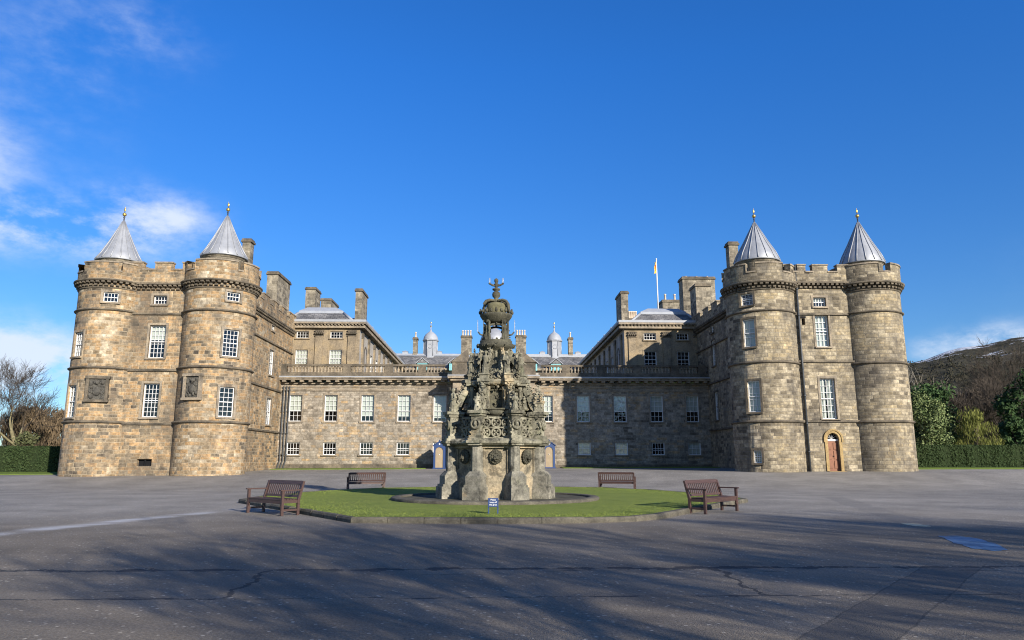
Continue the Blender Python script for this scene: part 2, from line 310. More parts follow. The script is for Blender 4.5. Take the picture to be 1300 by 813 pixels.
# ------------------------------------------------------------------ mesh builder
WORG = {}
class MB:
    def __init__(s): s.v = []; s.f = []; s.uv = []; s.mi = []; s.sm = []
    def face(s, pts, uv=None, mi=0, smooth=False):
        k = len(s.v); s.v += [tuple(p) for p in pts]; s.f.append(tuple(range(k, k+len(pts)))); s.uv.append(uv); s.mi.append(mi); s.sm.append(smooth)
    def box(s, x0, x1, y0, y1, z0, z1, mi=0):
        s.obox(Vector(((x0+x1)/2, (y0+y1)/2, (z0+z1)/2)), Vector((1, 0, 0)), Vector((0, 1, 0)), Vector((0, 0, 1)), x1-x0, y1-y0, z1-z0, mi)
    def obox(s, c, ax, ay, az, sx, sy, sz, mi=0):
        ax, ay, az = ax*sx/2, ay*sy/2, az*sz/2
        p = [c+ax*i+ay*j+az*k for k in (-1, 1) for j in (-1, 1) for i in (-1, 1)]
        for q in ((0, 2, 3, 1), (4, 5, 7, 6), (0, 1, 5, 4), (2, 6, 7, 3), (0, 4, 6, 2), (1, 3, 7, 5)): s.face([p[i] for i in q], None, mi)
    def prism(s, poly, z0, z1, mi=0, top=True):
        n = len(poly); 
        for i in range(n):
            a, b = poly[i], poly[(i+1) % n]; s.face([(a[0], a[1], z0), (b[0], b[1], z0), (b[0], b[1], z1), (a[0], a[1], z1)], None, mi)
        if top: s.face([(p[0], p[1], z1) for p in poly], None, mi); s.face([(p[0], p[1], z0) for p in reversed(poly)], None, mi)
    def lathe(s, prof, cx=0, cy=0, n=32, mi=0, smooth=True, ph=0, a0=0, a1=2*pi):
        """prof: list of (r, z), bottom to top"""
        rm = max(r for r, z in prof)
        for i in range(n):
            t0, t1 = a0+(a1-a0)*i/n+ph, a0+(a1-a0)*(i+1)/n+ph
            L = 0
            for (r0, z0), (r1, z1) in zip(prof, prof[1:]):
                L1 = L+math.hypot(r1-r0, z1-z0)
                pts = [(cx+r0*sin(t0), cy-r0*cos(t0), z0), (cx+r0*sin(t1), cy-r0*cos(t1), z0), (cx+r1*sin(t1), cy-r1*cos(t1), z1), (cx+r1*sin(t0), cy-r1*cos(t0), z1)]
                uv = [(t0*rm, prof[0][1]+L), (t1*rm, prof[0][1]+L), (t1*rm, prof[0][1]+L1), (t0*rm, prof[0][1]+L1)]
                if r0 < 1e-5: pts = pts[1:]; uv = uv[1:]
                elif r1 < 1e-5: pts = pts[:3]; uv = uv[:3]
                s.face(pts, uv, mi, smooth); L = L1
    def tube(s, pts, rad, n=6, mi=0, smooth=True, caps=True):
        pts = [Vector(p) for p in pts]
        if not hasattr(rad, '__len__'): rad = [rad]*len(pts)
        rings = []; ref = Vector((0, 0, 1))
        for i, p in enumerate(pts):
            d = (pts[min(i+1, len(pts)-1)]-pts[max(i-1, 0)])
            d = d.normalized() if d.length > 1e-9 else Vector((0, 0, 1))
            r = ref if abs(d.dot(ref)) < .95 else Vector((1, 0, 0))
            a = d.cross(r).normalized(); b = d.cross(a)
            rings.append([p+(a*cos(2*pi*k/n)+b*sin(2*pi*k/n))*rad[i] for k in range(n)])
        for A, B in zip(rings, rings[1:]):
            for k in range(n): s.face([A[k], A[(k+1) % n], B[(k+1) % n], B[k]], None, mi, smooth)
        if caps: s.face(list(reversed(rings[0])), None, mi); s.face(rings[-1], None, mi)
    def ball(s, c, r, seg=8, ring=5, sc=(1, 1, 1), mi=0, jit=0, rnd=None):
        c = Vector(c); g = []
        for i in range(ring+1):
            t = pi*i/ring; row = []
            for k in range(seg):
                j = 1+(rnd.uniform(-jit, jit) if jit and 0 < i < ring else 0)
                a = 2*pi*k/seg; row.append(c+Vector((sin(t)*cos(a)*sc[0], sin(t)*sin(a)*sc[1], cos(t)*sc[2]))*r*j)
            g.append(row)
        for i in range(ring):
            for k in range(seg):
                q = [g[i][k], g[i+1][k], g[i+1][(k+1) % seg], g[i][(k+1) % seg]]
                if i == 0: q = [q[0], q[1], q[2]]
                elif i == ring-1: q = [q[0], q[1], q[3]]
                s.face(q, None, mi, True)
    def ring(s, c, ax, ay, r, t, n=14, m=5, mi=0):
        """torus ring about centre c in the plane ax, ay"""
        c = Vector(c); nz = ax.cross(ay)
        P = [[c+(ax*cos(2*pi*i/n)+ay*sin(2*pi*i/n))*(r+t*cos(2*pi*j/m))+nz*t*sin(2*pi*j/m) for j in range(m)] for i in range(n)]
        for i in range(n):
            for j in range(m): s.face([P[i][j], P[(i+1) % n][j], P[(i+1) % n][(j+1) % m], P[i][(j+1) % m]], None, mi, True)
    def mesh(s, name, mats, off=Vector((0, 0, 0)), weld=True):
        me = bpy.data.meshes.new(name)
        V = np.array(s.v, dtype=np.float64)-np.array(off)
        me.from_pydata([tuple(p) for p in V], [], s.f)
        for m in (mats if isinstance(mats, (list, tuple)) else [mats]): me.materials.append(m)
        uvl = me.uv_layers.new(name='UVMap'); buf = np.zeros(len(me.loops)*2, dtype=np.float32); k = 0
        for f, u in zip(s.f, s.uv):
            if u is None:
                a, b, c = (Vector(s.v[f[i]]) for i in (0, 1, 2)); nrm = (b-a).cross(c-a)
                if nrm.length < 1e-12 and len(f) > 3: nrm = (c-a).cross(Vector(s.v[f[3]])-a)
                if nrm.length > 1e-12: nrm.normalize()
                if abs(nrm.z) > .85: u = [(s.v[i][0], s.v[i][1]) for i in f]
                else:
                    t = Vector((-nrm.y, nrm.x, 0)); t = t.normalized() if t.length > 1e-9 else Vector((1, 0, 0))
                    up = nrm.cross(t)
                    if up.z < 0: up = -up
                    u = [(Vector(s.v[i]).dot(t), Vector(s.v[i]).dot(up)) for i in f]
            for p in u: buf[k] = p[0]; buf[k+1] = p[1]; k += 2
        uvl.data.foreach_set('uv', buf)
        me.polygons.foreach_set('material_index', s.mi); me.polygons.foreach_set('use_smooth', s.sm)
        if weld and any(s.sm):
            bm = bmesh.new(); bm.from_mesh(me); bmesh.ops.remove_doubles(bm, verts=bm.verts, dist=2e-4); bm.to_mesh(me); bm.free()
        me.update(); return me
    def build(s, name, mats, parent=None, origin=None, label=None, weld=True):
        if not s.f: return None
        if origin is None:
            V = np.array(s.v); origin = Vector((V.min(0)+V.max(0))/2); origin.z = V[:, 2].min()
        origin = Vector(origin); me = s.mesh(name, mats, origin, weld)
        return link(name, me, parent, origin, label)
def link(name, me, parent, origin, label=None):
    o = bpy.data.objects.new(name, me); COL.objects.link(o)
    WORG[o.name] = Vector(origin)
    if parent is not None:
        o.parent = parent; o.location = Vector(origin)-WORG[parent.name]
    else: o.location = origin
    if label: o['label'] = label
    return o
def thing(name, label, cat, loc=(0, 0, 0), group=None, kind=None):
    o = bpy.data.objects.new(name, None); COL.objects.link(o); o.location = loc; WORG[o.name] = Vector(loc); o.empty_display_size = .3
    tag(o, label, cat, group, kind); return o
def tag(o, label=None, cat=None, group=None, kind=None):
    if label: o['label'] = label
    if cat: o['category'] = cat
    if group: o['group'] = group
    if kind: o['kind'] = kind
    return o
def dup(o, parent=None):
    c = o.copy(); COL.objects.link(c); WORG[c.name] = WORG[o.name]
    if parent is not None: c.parent = parent
    for ch in list(o.children): dup(ch, c)
    return c

# ------------------------------------------------------------------ ground
GY = [-100, 30, 39.5, 44, 49, 66, 76, 5000]; GZ = [0, 0, -.06, .14, .60, .78, .86, .86]
def gz(x, y):
    t = max(0, min(1, (y-41)/7))*max(0, min(1, (90-y)/36))
    return float(np.interp(y, GY, GZ))+.0055*max(-34, min(34, x))*t
def sheet(name, xs, ys, dz, mat, label, z=None):
    mb = MB(); 
    for i in range(len(xs)-1):
        for j in range(len(ys)-1):
            c = [(xs[i], ys[j]), (xs[i+1], ys[j]), (xs[i+1], ys[j+1]), (xs[i], ys[j+1])]
            mb.face([(x, y, gz(x, y)+dz) for x, y in c], [(x, y) for x, y in c], 0, True)
    o = mb.build(name, mat, origin=(0, 0, 0)); tag(o, label, 'ground', None, 'structure'); return o
def fr(a, b, st): return [a+(b-a)*i/max(1, round((b-a)/st)) for i in range(max(1, round((b-a)/st))+1)]
sheet('ground', [-3000, -600, -200]+fr(-80, 80, 8)+[200, 600, 3000], [-300, -100]+fr(-60, 100, 4)+[200, 600, 3000], -.03, M['verge'], 'open grassy ground beyond the forecourt')
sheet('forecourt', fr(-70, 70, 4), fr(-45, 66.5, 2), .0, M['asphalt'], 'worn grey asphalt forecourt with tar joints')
def verge(name, poly, label, h=.05):
    """raised strip of turf following the ground; poly = list of (y_front(x), y_back) columns"""
    mb = MB()
    for (x0, f0, b0), (x1, f1, b1) in zip(poly, poly[1:]):
        A, B, C, D = (x0, f0), (x1, f1), (x1, b1), (x0, b0)
        mb.face([(p[0], p[1], gz(*p)+h) for p in (A, B, C, D)])
        mb.face([(A[0], A[1], gz(*A)-.02), (B[0], B[1], gz(*B)-.02), (B[0], B[1], gz(*B)+h), (A[0], A[1], gz(*A)+h)])
    o = mb.build(name, M['verge']); tag(o, label, 'grass', None, 'structure'); return o
verge('grass_verge', [(x, 62.9+(.5 if x < -16 else 0)+max(0, x+8)*.25, 65.95) for x in fr(-18.7, -5.5, 1.6)], 'sunlit grass strip along the left half of the central front')
verge('grass_verge', [(x, 62.9+max(0, 8-x)*.25, 65.95) for x in fr(6.3, 19.8, 1.6)], 'shaded grass strip along the right half of the central front')
verge('grass_verge', [(x, 53.2, 58.2) for x in fr(-72, -28.0, 4)], 'grass strip in front of the left hedge')
verge('grass_verge', [(x, 53.0, 58.2) for x in fr(29.0, 72, 4)], 'grass strip in front of the right hedge')

# ------------------------------------------------------------------ palace
PAL = thing('palace', 'long sandstone palace with four cone roofed round turrets behind the fountain', 'palace', (0, 66, .75))
def panel(mb, P, u0, u1, v0, v1, ops, depth, umax=1e9, mi=0, smooth=False):
    us = {u0, u1}; vs = {v0, v1}
    for a, b, c, d in ops: us |= {a, b}; vs |= {c, d}
    us = sorted(us); vs = sorted(vs); uu = [us[0]]
    for a, b in zip(us, us[1:]):
        n = max(1, math.ceil((b-a)/umax)); uu += [a+(b-a)*(i+1)/n for i in range(n)]
    for a, b in zip(uu, uu[1:]):
        for c, d in zip(vs, vs[1:]):
            mu, mv = (a+b)/2, (c+d)/2
            if any(o[0] < mu < o[1] and o[2] < mv < o[3] for o in ops): continue
            mb.face([P(a, c, 0), P(b, c, 0), P(b, d, 0), P(a, d, 0)], [(a, c), (b, c), (b, d), (a, d)], mi, smooth)
    for a, b, c, d in ops:
        mid = [u for u in uu if a <= u <= b]
        for p, q in zip(mid, mid[1:]):
            for v in (c, d): mb.face([P(p, v, 0), P(q, v, 0), P(q, v, depth), P(p, v, depth)], [(p, v), (q, v), (q, v+depth), (p, v+depth)], mi)
        for u in (a, b): mb.face([P(u, c, 0), P(u, d, 0), P(u, d, depth), P(u, c, depth)], [(u, c), (u, d), (u+depth, d), (u+depth, c)], mi)
def flat(O, Rv, Nv):
    O, Rv, Nv = Vector(O), Vector(Rv), Vector(Nv)
    return lambda u, v, d: O+Rv*u+Vector((0, 0, v))-Nv*d
UP = Vector((0, 0, 1))
def window(O, Rv, Nv, w, h, cols, rows, blind=0, setback=.17, sash=.5, surround=None, curtains=False, label=None, sill=True):
    """O = bottom centre of the opening at the wall face, Rv = to the right seen from outside, Nv = outward"""
    O, Rv, Nv = Vector(O), Vector(Rv).normalized(), Vector(Nv).normalized()
    f = MB(); F = .068
    def bar(u, v, su, sv, d, t, mb=f, mi=0): mb.obox(O+Rv*u+UP*v-Nv*d, Rv, Nv, UP, su, t, sv, mi)
    ex = .04
    for sx in (-1, 1): bar(sx*(w/2-F/2+ex/2), h/2, F+ex, h, setback, .10)
    bar(0, F/2, w-2*F, F, setback, .10); bar(0, h-F/2, w-2*F, F, setback, .10)
    if sash and h > 1.3: bar(0, h*sash, w-2*F, .055, setback-.01, .085)
    elif sash: bar(0, h*.5, w-2*F, .045, setback-.01, .085)
    for i in range(1, cols): bar(-w/2+F+(w-2*F)*i/cols, h/2, .026, h-2*F, setback+.012, .05)
    for j in range(1, rows):
        if not (sash and abs(j/rows-sash) < .06): bar(0, F+(h-2*F)*j/rows, w-2*F, .026, setback+.014, .046)
    # dark room behind
    D0, D1 = setback+.2, setback+1.0
    g = lambda u, v, d: O+Rv*u+UP*v-Nv*d
    a, b = -w/2-.0, w/2+.0
    f.face([g(a, 0, D1), g(b, 0, D1), g(b, h, D1), g(a, h, D1)], None, 1)
    for (p, q) in (((a, 0), (b, 0)), ((b, 0), (b, h)), ((b, h), (a, h)), ((a, h), (a, 0))):
        f.face([g(p[0], p[1], setback+.05), g(q[0], q[1], setback+.05), g(q[0], q[1], D1), g(p[0], p[1], D1)], None, 1)
    fo = f.build('window', [M['white'], M['room']], PAL, label=label)
    p = MB(); dz = setback+.03; p.face([g(-w/2+F, F, dz), g(w/2-F, F, dz), g(w/2-F, h-F, dz), g(-w/2+F, h-F, dz)]); p.build('pane', M['glass'], fo)
    if blind:
        bl = MB(); n = 10; d = setback+.09; hb = h*blind
        for i in range(n):
            u0, u1 = -w/2+.05+(w-.1)*i/n, -w/2+.05+(w-.1)*(i+1)/n; e0, e1 = (.015*(i % 2), .015*((i+1) % 2)) if curtains else (0, 0)
            if curtains and .36 < (i+.5)/n < .64: continue
            bl.face([g(u0, h-hb, d+e0), g(u1, h-hb, d+e1), g(u1, h, d+e1), g(u0, h, d+e0)])
        bl.build('curtain' if curtains else 'blind', M['blind'], fo)
    if surround:
        s = MB(); sw = .15
        for sx in (-1, 1): s.obox(O+Rv*sx*(w/2+sw/2)+UP*(h/2)+Nv*.0, Rv, Nv, UP, sw, .07, h)
        s.obox(O+UP*(h+sw/2), Rv, Nv, UP, w+2*sw, .076, sw); s.build('surround', surround, fo)
    if sill:
        s = MB(); s.obox(O-UP*.06+Nv*.02, Rv, Nv, UP, w+.26, .2, .12); s.build('sill', surround or M['trim'], fo)
    return fo

# --- towers ---------------------------------------------------------
def corbels(mb, P, u0, u1, z0, step, closed=False):
    """double row of small corbels under a parapet: P(u, v, outward)"""
    n = max(1, round((u1-u0)/step))
    for row, (dz, out) in enumerate(((0, .16), (.2, .30))):
        for i in range(n):
            if (i+row) % 2 and row == 0: pass
            a = u0+(u1-u0)*(i+.22+.5*(row % 2))/n; b = a+(u1-u0)/n*.56
            if b > u1+1e-6 and not closed: continue
            q = [P(a, z0+dz, -.02), P(b, z0+dz, -.02), P(b, z0+dz+.2, -.02), P(a, z0+dz+.2, -.02)]
            r = [P(a, z0+dz+.08, out), P(b, z0+dz+.08, out), P(b, z0+dz+.2, out), P(a, z0+dz+.2, out)]
            mb.face(r); mb.face([q[0], q[1], r[1], r[0]]); mb.face([q[0], r[0], r[3], q[3]]); mb.face([q[1], q[2], r[2], r[1]])
            mb.face([q[3], r[3], r[2], q[2]])
def turret(cx, cy, r, mat, ops, zs, zcorb, zpar, zcone, zapex, gaps, capr=1.45, lab=None, notch=False):
    """ops: (angle deg, w, z0, z1); gaps: list of (angle deg, width deg) crenels"""
    Pin = lambda u, v, d: Vector((cx+(r-d)*sin(u/r), cy-(r-d)*cos(u/r), v))
    Pout = lambda u, v, o: Pin(u, v, -o)
    mb = MB(); oo = []
    for a, w, z0, z1 in ops:
        h = math.asin(w/2/r); oo.append((r*(R(a)-h), r*(R(a)+h), z0, z1))
    panel(mb, Pin, -pi*r, pi*r, 0.1, zcorb+.4, oo, .28, r*2*pi/72, 0, True)
    T = mb.build('turret', mat, PAL, label=lab)
    for z, t in zs:
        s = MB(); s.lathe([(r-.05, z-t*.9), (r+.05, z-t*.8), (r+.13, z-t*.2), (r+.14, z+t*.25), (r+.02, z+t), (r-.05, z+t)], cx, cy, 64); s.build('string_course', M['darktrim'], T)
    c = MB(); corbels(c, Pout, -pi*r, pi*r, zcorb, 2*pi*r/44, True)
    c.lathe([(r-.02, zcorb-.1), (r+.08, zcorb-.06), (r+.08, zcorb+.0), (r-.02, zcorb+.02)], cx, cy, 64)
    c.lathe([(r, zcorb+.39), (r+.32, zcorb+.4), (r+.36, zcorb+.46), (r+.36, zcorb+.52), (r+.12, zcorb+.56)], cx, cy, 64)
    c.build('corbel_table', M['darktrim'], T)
    # parapet with crenels
    p = MB(); ro, ri = r+.14, r-.22; zb = zcorb+.5; low = zpar-.62; n = 120
    def high(a):
        for g, w in gaps:
            if abs((a-R(g)+pi) % (2*pi)-pi) < R(w)/2: return low
        return zpar
    for i in range(n):
        a0, a1 = -pi+2*pi*i/n, -pi+2*pi*(i+1)/n; z = high((a0+a1)/2)
        A = lambda a, q: (cx+q*sin(a), cy-q*cos(a))
        o0, o1, i0, i1 = A(a0, ro), A(a1, ro), A(a0, ri), A(a1, ri)
        p.face([(*o0, zb), (*o1, zb), (*o1, z), (*o0, z)], [(a0*ro, zb), (a1*ro, zb), (a1*ro, z), (a0*ro, z)], 0)
        p.face([(*i0, zb), (*i1, zb), (*i1, z), (*i0, z)], None, 0)
        # coping
        q0, q1, j0, j1 = A(a0, ro+.06), A(a1, ro+.06), A(a0, ri-.04), A(a1, ri-.04)
        p.face([(*q0, z+.1), (*q1, z+.1), (*j1, z+.1), (*j0, z+.1)], None, 1); p.face([(*q0, z), (*q1, z), (*q1, z+.1), (*q0, z+.1)], None, 1)
        p.face([(*q0, z), (*q1, z), (*o1, z-.01), (*o0, z-.01)], None, 1); p.face([(*j0, z), (*j1, z), (*j1, z+.1), (*j0, z+.1)], None, 1)
        for a, zz in ((a0, high(a0-1e-3)), (a1, high(a1+1e-3))):
            if zz < z: b0, b1 = A(a, ro+.05), A(a, ri-.03); p.face([(*b0, zz), (*b1, zz), (*b1, z+.1), (*b0, z+.1)], None, 0)
    p.lathe([(r+.05, zb+.05), (0, zb+.08)], cx, cy, 24, 1)
    p.build('parapet', [mat, M['trim']], T)
    d = MB(); d.lathe([(capr, zb), (capr, zcone-.16), (capr+.1, zcone-.1), (capr+.1, zcone)], cx, cy, 40); d.build('cap_drum', M['chim'] if not notch else M['chim'], T)
    k = MB(); H = zapex-zcone
    prof = [(capr+.02, zcone-.06), (capr+.20, zcone-.05), (capr+.21, zcone+.02), (capr*(.97 if not notch else .88), zcone+H*.20), (capr*(.62 if not notch else .56), zcone+H*.48), (capr*(.30 if not notch else .27), zcone+H*.76), (.07, zapex-.05), (.05, zapex)]
    k.lathe(prof, cx, cy, 48)
    for i in range(16):
        a = 2*pi*i/16+.1; k.tube([(cx+(q+.012)*sin(a), cy-(q+.012)*cos(a), z+.015) for q, z in prof[2:7]], [.045, .04, .035, .03, .02], 5)
    k.build('conical_roof', M['lead'], T)
    fn = MB(); fn.lathe([(.05, zapex-.02), (.04, zapex+.2), (.08, zapex+.26), (.03, zapex+.3), (.03, zapex+.36)], cx, cy, 10, 0)
    fn.ball((cx, cy, zapex+.47), .14, 10, 7, mi=1); fn.lathe([(.03, zapex+.58), (.025, zapex+.7)], cx, cy, 8)
    fn.ball((cx, cy, zapex+.84), .075, 8, 6, (1, .5, 1.9), 1); fn.lathe([(.02, zapex+.95), (.003, zapex+1.1)], cx, cy, 6, 1)
    fn.build('finial', [M['iron'], M['gold']], T)
    return T
def tower_front(x0, x1, Y, mat, ops, zs, zcorb, zmer, gap_list, side_x, side_sign, side_ops, yback):
    """flat walls of a tower block: the front between its turrets, plus the wall towards the courtyard and the outer wall"""
    mb = MB(); P = flat((0, Y, 0), (1, 0, 0), (0, -1, 0)); panel(mb, P, x0, x1, .1, zcorb+.4, ops, .30)
    mb.build('wall', mat, PAL)
    sw = MB()
    Ps = flat((side_x, 0, 0), (0, side_sign, 0), (side_sign, 0, 0))
    ua, ub = sorted((side_sign*Y, side_sign*yback)); panel(sw, Ps, ua, ub, .1, zcorb+.4, side_ops, .30)
    sw.build('wall', mat, PAL)
    for z, t in zs:
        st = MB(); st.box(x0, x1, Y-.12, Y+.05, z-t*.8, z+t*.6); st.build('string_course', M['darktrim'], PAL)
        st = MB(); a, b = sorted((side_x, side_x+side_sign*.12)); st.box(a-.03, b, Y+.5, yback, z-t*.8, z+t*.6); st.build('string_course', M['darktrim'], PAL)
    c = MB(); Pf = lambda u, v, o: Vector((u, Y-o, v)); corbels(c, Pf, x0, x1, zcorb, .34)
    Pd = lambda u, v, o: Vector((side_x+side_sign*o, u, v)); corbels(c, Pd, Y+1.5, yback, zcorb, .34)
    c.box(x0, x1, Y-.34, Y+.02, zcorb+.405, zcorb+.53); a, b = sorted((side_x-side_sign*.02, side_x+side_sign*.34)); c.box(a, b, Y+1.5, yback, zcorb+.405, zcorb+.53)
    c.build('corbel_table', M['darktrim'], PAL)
    p = MB(); zb = zcorb+.52; lo = zmer-.5
    def wallrun(fn, u0, u1, gaps):
        cuts = sorted({u0, u1} | {g for ab in gaps for g in ab})
        for a, b in zip(cuts, cuts[1:]):
            z = lo if any(g[0] <= (a+b)/2 <= g[1] for g in gaps) else zmer
            fn(a, b, z)
    wallrun(lambda a, b, z: (p.box(a, b, Y-.2, Y+.2, zb, z), p.box(a-.04, b+.04, Y-.26, Y+.25, z+.002, z+.1, 1)), x0, x1, gap_list)
    p.build('parapet', [mat, M['trim']], PAL); p = MB()
    gl = [(Y+3.0+2.6*i, Y+3.9+2.6*i) for i in range(6)]
    sa, sb = sorted((side_x-side_sign*.2, side_x+side_sign*.2))
    wallrun(lambda a, b, z: (p.box(sa, sb, a, b, zb, z), p.box(sa-.05, sb+.05, a-.03, b+.03, z+.002, z+.1, 1)), Y+1.5, yback, gl)
    p.build('parapet', [mat, M['trim']], PAL)

FY = 49.8; FK = FY/51.0
fs = lambda ops: [(a*FK, b*FK, 1.5+(c-1.5)*FK, 1.5+(d-1.5)*FK) for a, b, c, d in ops]
zk = lambda z: 1.5+(z-1.5)*FK
# left (older, warmer) tower
LT = [(3.95, .1), (7.65, .1), (11.65, .09)]
lt1 = [(40, .92, 12.2, 12.83), (41, 1.08, 8.37, 10.22), (41, 1.02, 4.31, 6.3)]
lt0 = [(20, .92, 12.02, 12.7), (-31, .95, 8.3, 9.97), (-32, .95, 4.24, 6.38)]
T_LO = turret(-26.6, 51, 2.3, M['warm'], lt0, [(3.95, .1), (7.55, .1), (11.5, .09)], 13.05, 14.75, 15.35, 18.5, [(-42, 22), (30, 6), (96, 30), (150, 20), (-110, 24)], 1.36, notch=True)
T_LI = turret(-19.2, 51, 2.4, M['warm'], lt1, [(3.95, .1), (7.6, .1), (11.48, .09)], 13.1, 14.95, 15.7, 18.95, [(-34, 20), (47, 10), (100, 18), (150, 20)], 1.42, notch=True)
flw = [(-23.96, -23.0, 12.34, 12.97), (-24.0, -22.86, 8.5, 10.83), (-24.05, -22.95, 4.38, 6.71), (-24.03, -23.03, 1.08, 1.55)]; flw = fs(flw)
sl_ops = [(62.15, 62.95, 12.5, 12.95), (62.0, 63.3, 8.65, 10.82), (62.0, 63.4, 4.43, 6.67), (56.4, 57.7, 4.4, 6.66)]
tower_front(-26.6, -19.2, FY, M['warm'], flw, [(zk(a), b) for a, b in LT], zk(13.3), zk(15.3), [(-24.2, -23.4), (-22.2, -21.5)], -18.9, 1, sl_ops, 69)
# right (younger, greyer) tower
rt0 = [(-42, .86, 12.15, 12.99), (-41.5, .84, 9.2, 11.17), (-40, .86, 4.7, 6.84), (-40, .56, 1.29, 2.13)]
RS = [(4.2, .1), (8.45, .1), (11.9, .09)]
T_RI = turret(19.55, 51, 2.36, M['grey'], rt0, [(4.05, .1), (8.1, .1), (11.7, .09)], 13.25, 15.05, 15.7, 18.85, [(-32, 17), (30, 20), (90, 18), (150, 20), (-100, 18)], 1.44)
T_RO = turret(27.38, 51, 2.28, M['grey'], [], [(4.05, .1), (8.1, .1), (11.7, .09)], 13.3, 15.1, 15.6, 18.95, [(8, 22), (80, 18), (150, 20), (-100, 18)], 1.36)
frw = [(23.52, 24.45, 12.46, 13.15), (22.56, 22.8, 11.1, 11.6), (23.52, 24.5, 9.51, 11.82), (23.51, 24.6, 4.33, 7.22), (23.72, 24.54, .6, 3.36)]; frw = fs(frw)
sr_ops = [(-64.2, -63.4, 12.75, 13.4), (-64.25, -63.3, 9.75, 12.05), (-64.2, -63.25, 4.95, 7.4)]
tower_front(19.55, 27.38, FY, M['grey'], frw, [(zk(a), b) for a, b in RS], zk(13.75), zk(15.5), [(21.5, 21.9), (22.5, 23.0), (24.1, 24.8)], 20.0, -1, sr_ops, 69.5)
# outer walls, rear walls and flat roofs close the tower blocks
for x, xx, mat, yb in ((-28.8, -18.9, 'warm', 69), (29.5, 20.0, 'grey', 69.5)):
    mb = MB(); mb.face([(x, 51.2, .1), (x, yb, .1), (x, yb, 13.6), (x, 51.2, 13.6)]); mb.face([(x, yb, .1), (xx, yb, .1), (xx, yb, 15), (x, yb, 15)])
    mb.build('wall', M[mat], PAL)
    rf = MB(); rf.box(min(x, xx), max(x, xx), 51.3, yb, 13.42, 13.5); rf.build('flat_roof', M['lead'], PAL)

def tw(cx, cy, r, spec, rows_cols, blinds, sur):
    for (a, w, z0, z1), (c, rw), bl in zip(spec, rows_cols, blinds):
        t = R(a); N = Vector((sin(t), -cos(t), 0)); O = Vector((cx, cy, z0))+N*(r*cos(math.asin(w/2/r)))
        window(O, (cos(t), sin(t), 0), N, w, z1-z0, c, rw, bl, .14, .5, sur)
tw(-19.2, 51, 2.4, lt1, [(4, 2), (4, 6), (3, 6)], [0, 0, 0], M['trim'])
tw(-26.6, 51, 2.3, lt0, [(4, 2), (4, 6), (3, 6)], [0, 0, 0], M['trim'])
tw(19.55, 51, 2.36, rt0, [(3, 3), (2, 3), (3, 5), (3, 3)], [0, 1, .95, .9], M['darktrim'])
for (a, b, z0, z1), (c, rw), bl, cu in zip(flw[:3], [(4, 2), (4, 7), (4, 7)], [0, .45, 0], [0, 0, 0]):
    window(((a+b)/2, FY, z0), (1, 0, 0), (0, -1, 0), b-a, z1-z0, c, rw, bl, .2, .5, M['trim'])
for (a, b, z0, z1), (c, rw), bl, cu in zip([frw[0], frw[2], frw[3]], [(4, 2), (3, 5), (4, 6)], [.5, 1, 1], [0, 0, 1]):
    window(((a+b)/2, FY, z0), (1, 0, 0), (0, -1, 0), b-a, z1-z0, c, rw, bl, .2, .5, M['trim'], bool(cu))
for (a, b, z0, z1), (c, rw) in zip(sl_ops, [(3, 2), (3, 6), (3, 6), (3, 6)]):
    window((-18.9, (a+b)/2, z0), (0, 1, 0), (1, 0, 0), b-a, z1-z0, c, rw, 0, .12, .5, M['trim'])
for (a, b, z0, z1), (c, rw), bl in zip(sr_ops, [(2, 2), (2, 5), (2, 5)], [0, .8, .5]):
    window((20.0, -(a+b)/2, z0), (0, -1, 0), (-1, 0, 0), b-a, z1-z0, c, rw, bl, .12, .5, M['darktrim'])
# dark backs of the vent and the slit
a, b, c, d = flw[3]; yy = FY+.29; mb = MB(); mb.face([(a, yy, c), (b, yy, c), (b, yy, d), (a, yy, d)]); mb.box((a+b)/2-.04, (a+b)/2+.04, yy-.17, yy-.09, c, d); mb.build('vent', M['room'], PAL)
a, b, c, d = frw[1]; mb = MB(); mb.face([(a, yy, c), (b, yy, c), (b, yy, d), (a, yy, d)]); mb.box(a-.06, b+.06, FY-.03, FY+.02, d+.02, d+.14); mb.build('slit', M['room'], PAL)
# carved heraldic panels on the left turrets: generic relief in a frame
def relief(cx, cy, r, a, w, z0, z1, seed, fm):
    t = R(a); N = Vector((sin(t), -cos(t), 0)); Rv = Vector((cos(t), sin(t), 0)); O = Vector((cx, cy, z0))+N*(r+.02); h = z1-z0
    f = MB()
    for sx in (-1, 1): f.obox(O+Rv*sx*(w/2-.09)+UP*h/2-N*.06, Rv, N, UP, .18, .36, h)
    f.obox(O+UP*(h-.09)-N*.055, Rv, N, UP, w+.12, .42, .18); f.obox(O+UP*.08-N*.055, Rv, N, UP, w+.1, .42, .16)
    F = f.build('carved_panel', fm, PAL); rnd = random.Random(seed)
    p = MB(); p.obox(O+UP*h/2-N*.12, Rv, N, UP, w-.3, .3, h-.3)
    for i in range(46):
        u, v = rnd.uniform(-w/2+.25, w/2-.25), rnd.uniform(.25, h-.3); p.ball(O+Rv*u+UP*v+N*.03, rnd.uniform(.05, .12), 6, 4, (1, 1, 1.3), 0, .2, rnd)
    p.ball(O+UP*h*.42+N*.04, .26, 10, 6, (1, .6, 1.25)); p.ball(O+UP*h*.74+N*.05, .15, 8, 5); p.build('relief', M['carve'], F)
relief(-19.2, 51, 2.4, -13, 1.32, 5.38, 7.14, 3, M['trim']); relief(-26.6, 51, 2.3, 14.5, 1.36, 5.24, 6.96, 4, M['darktrim'])
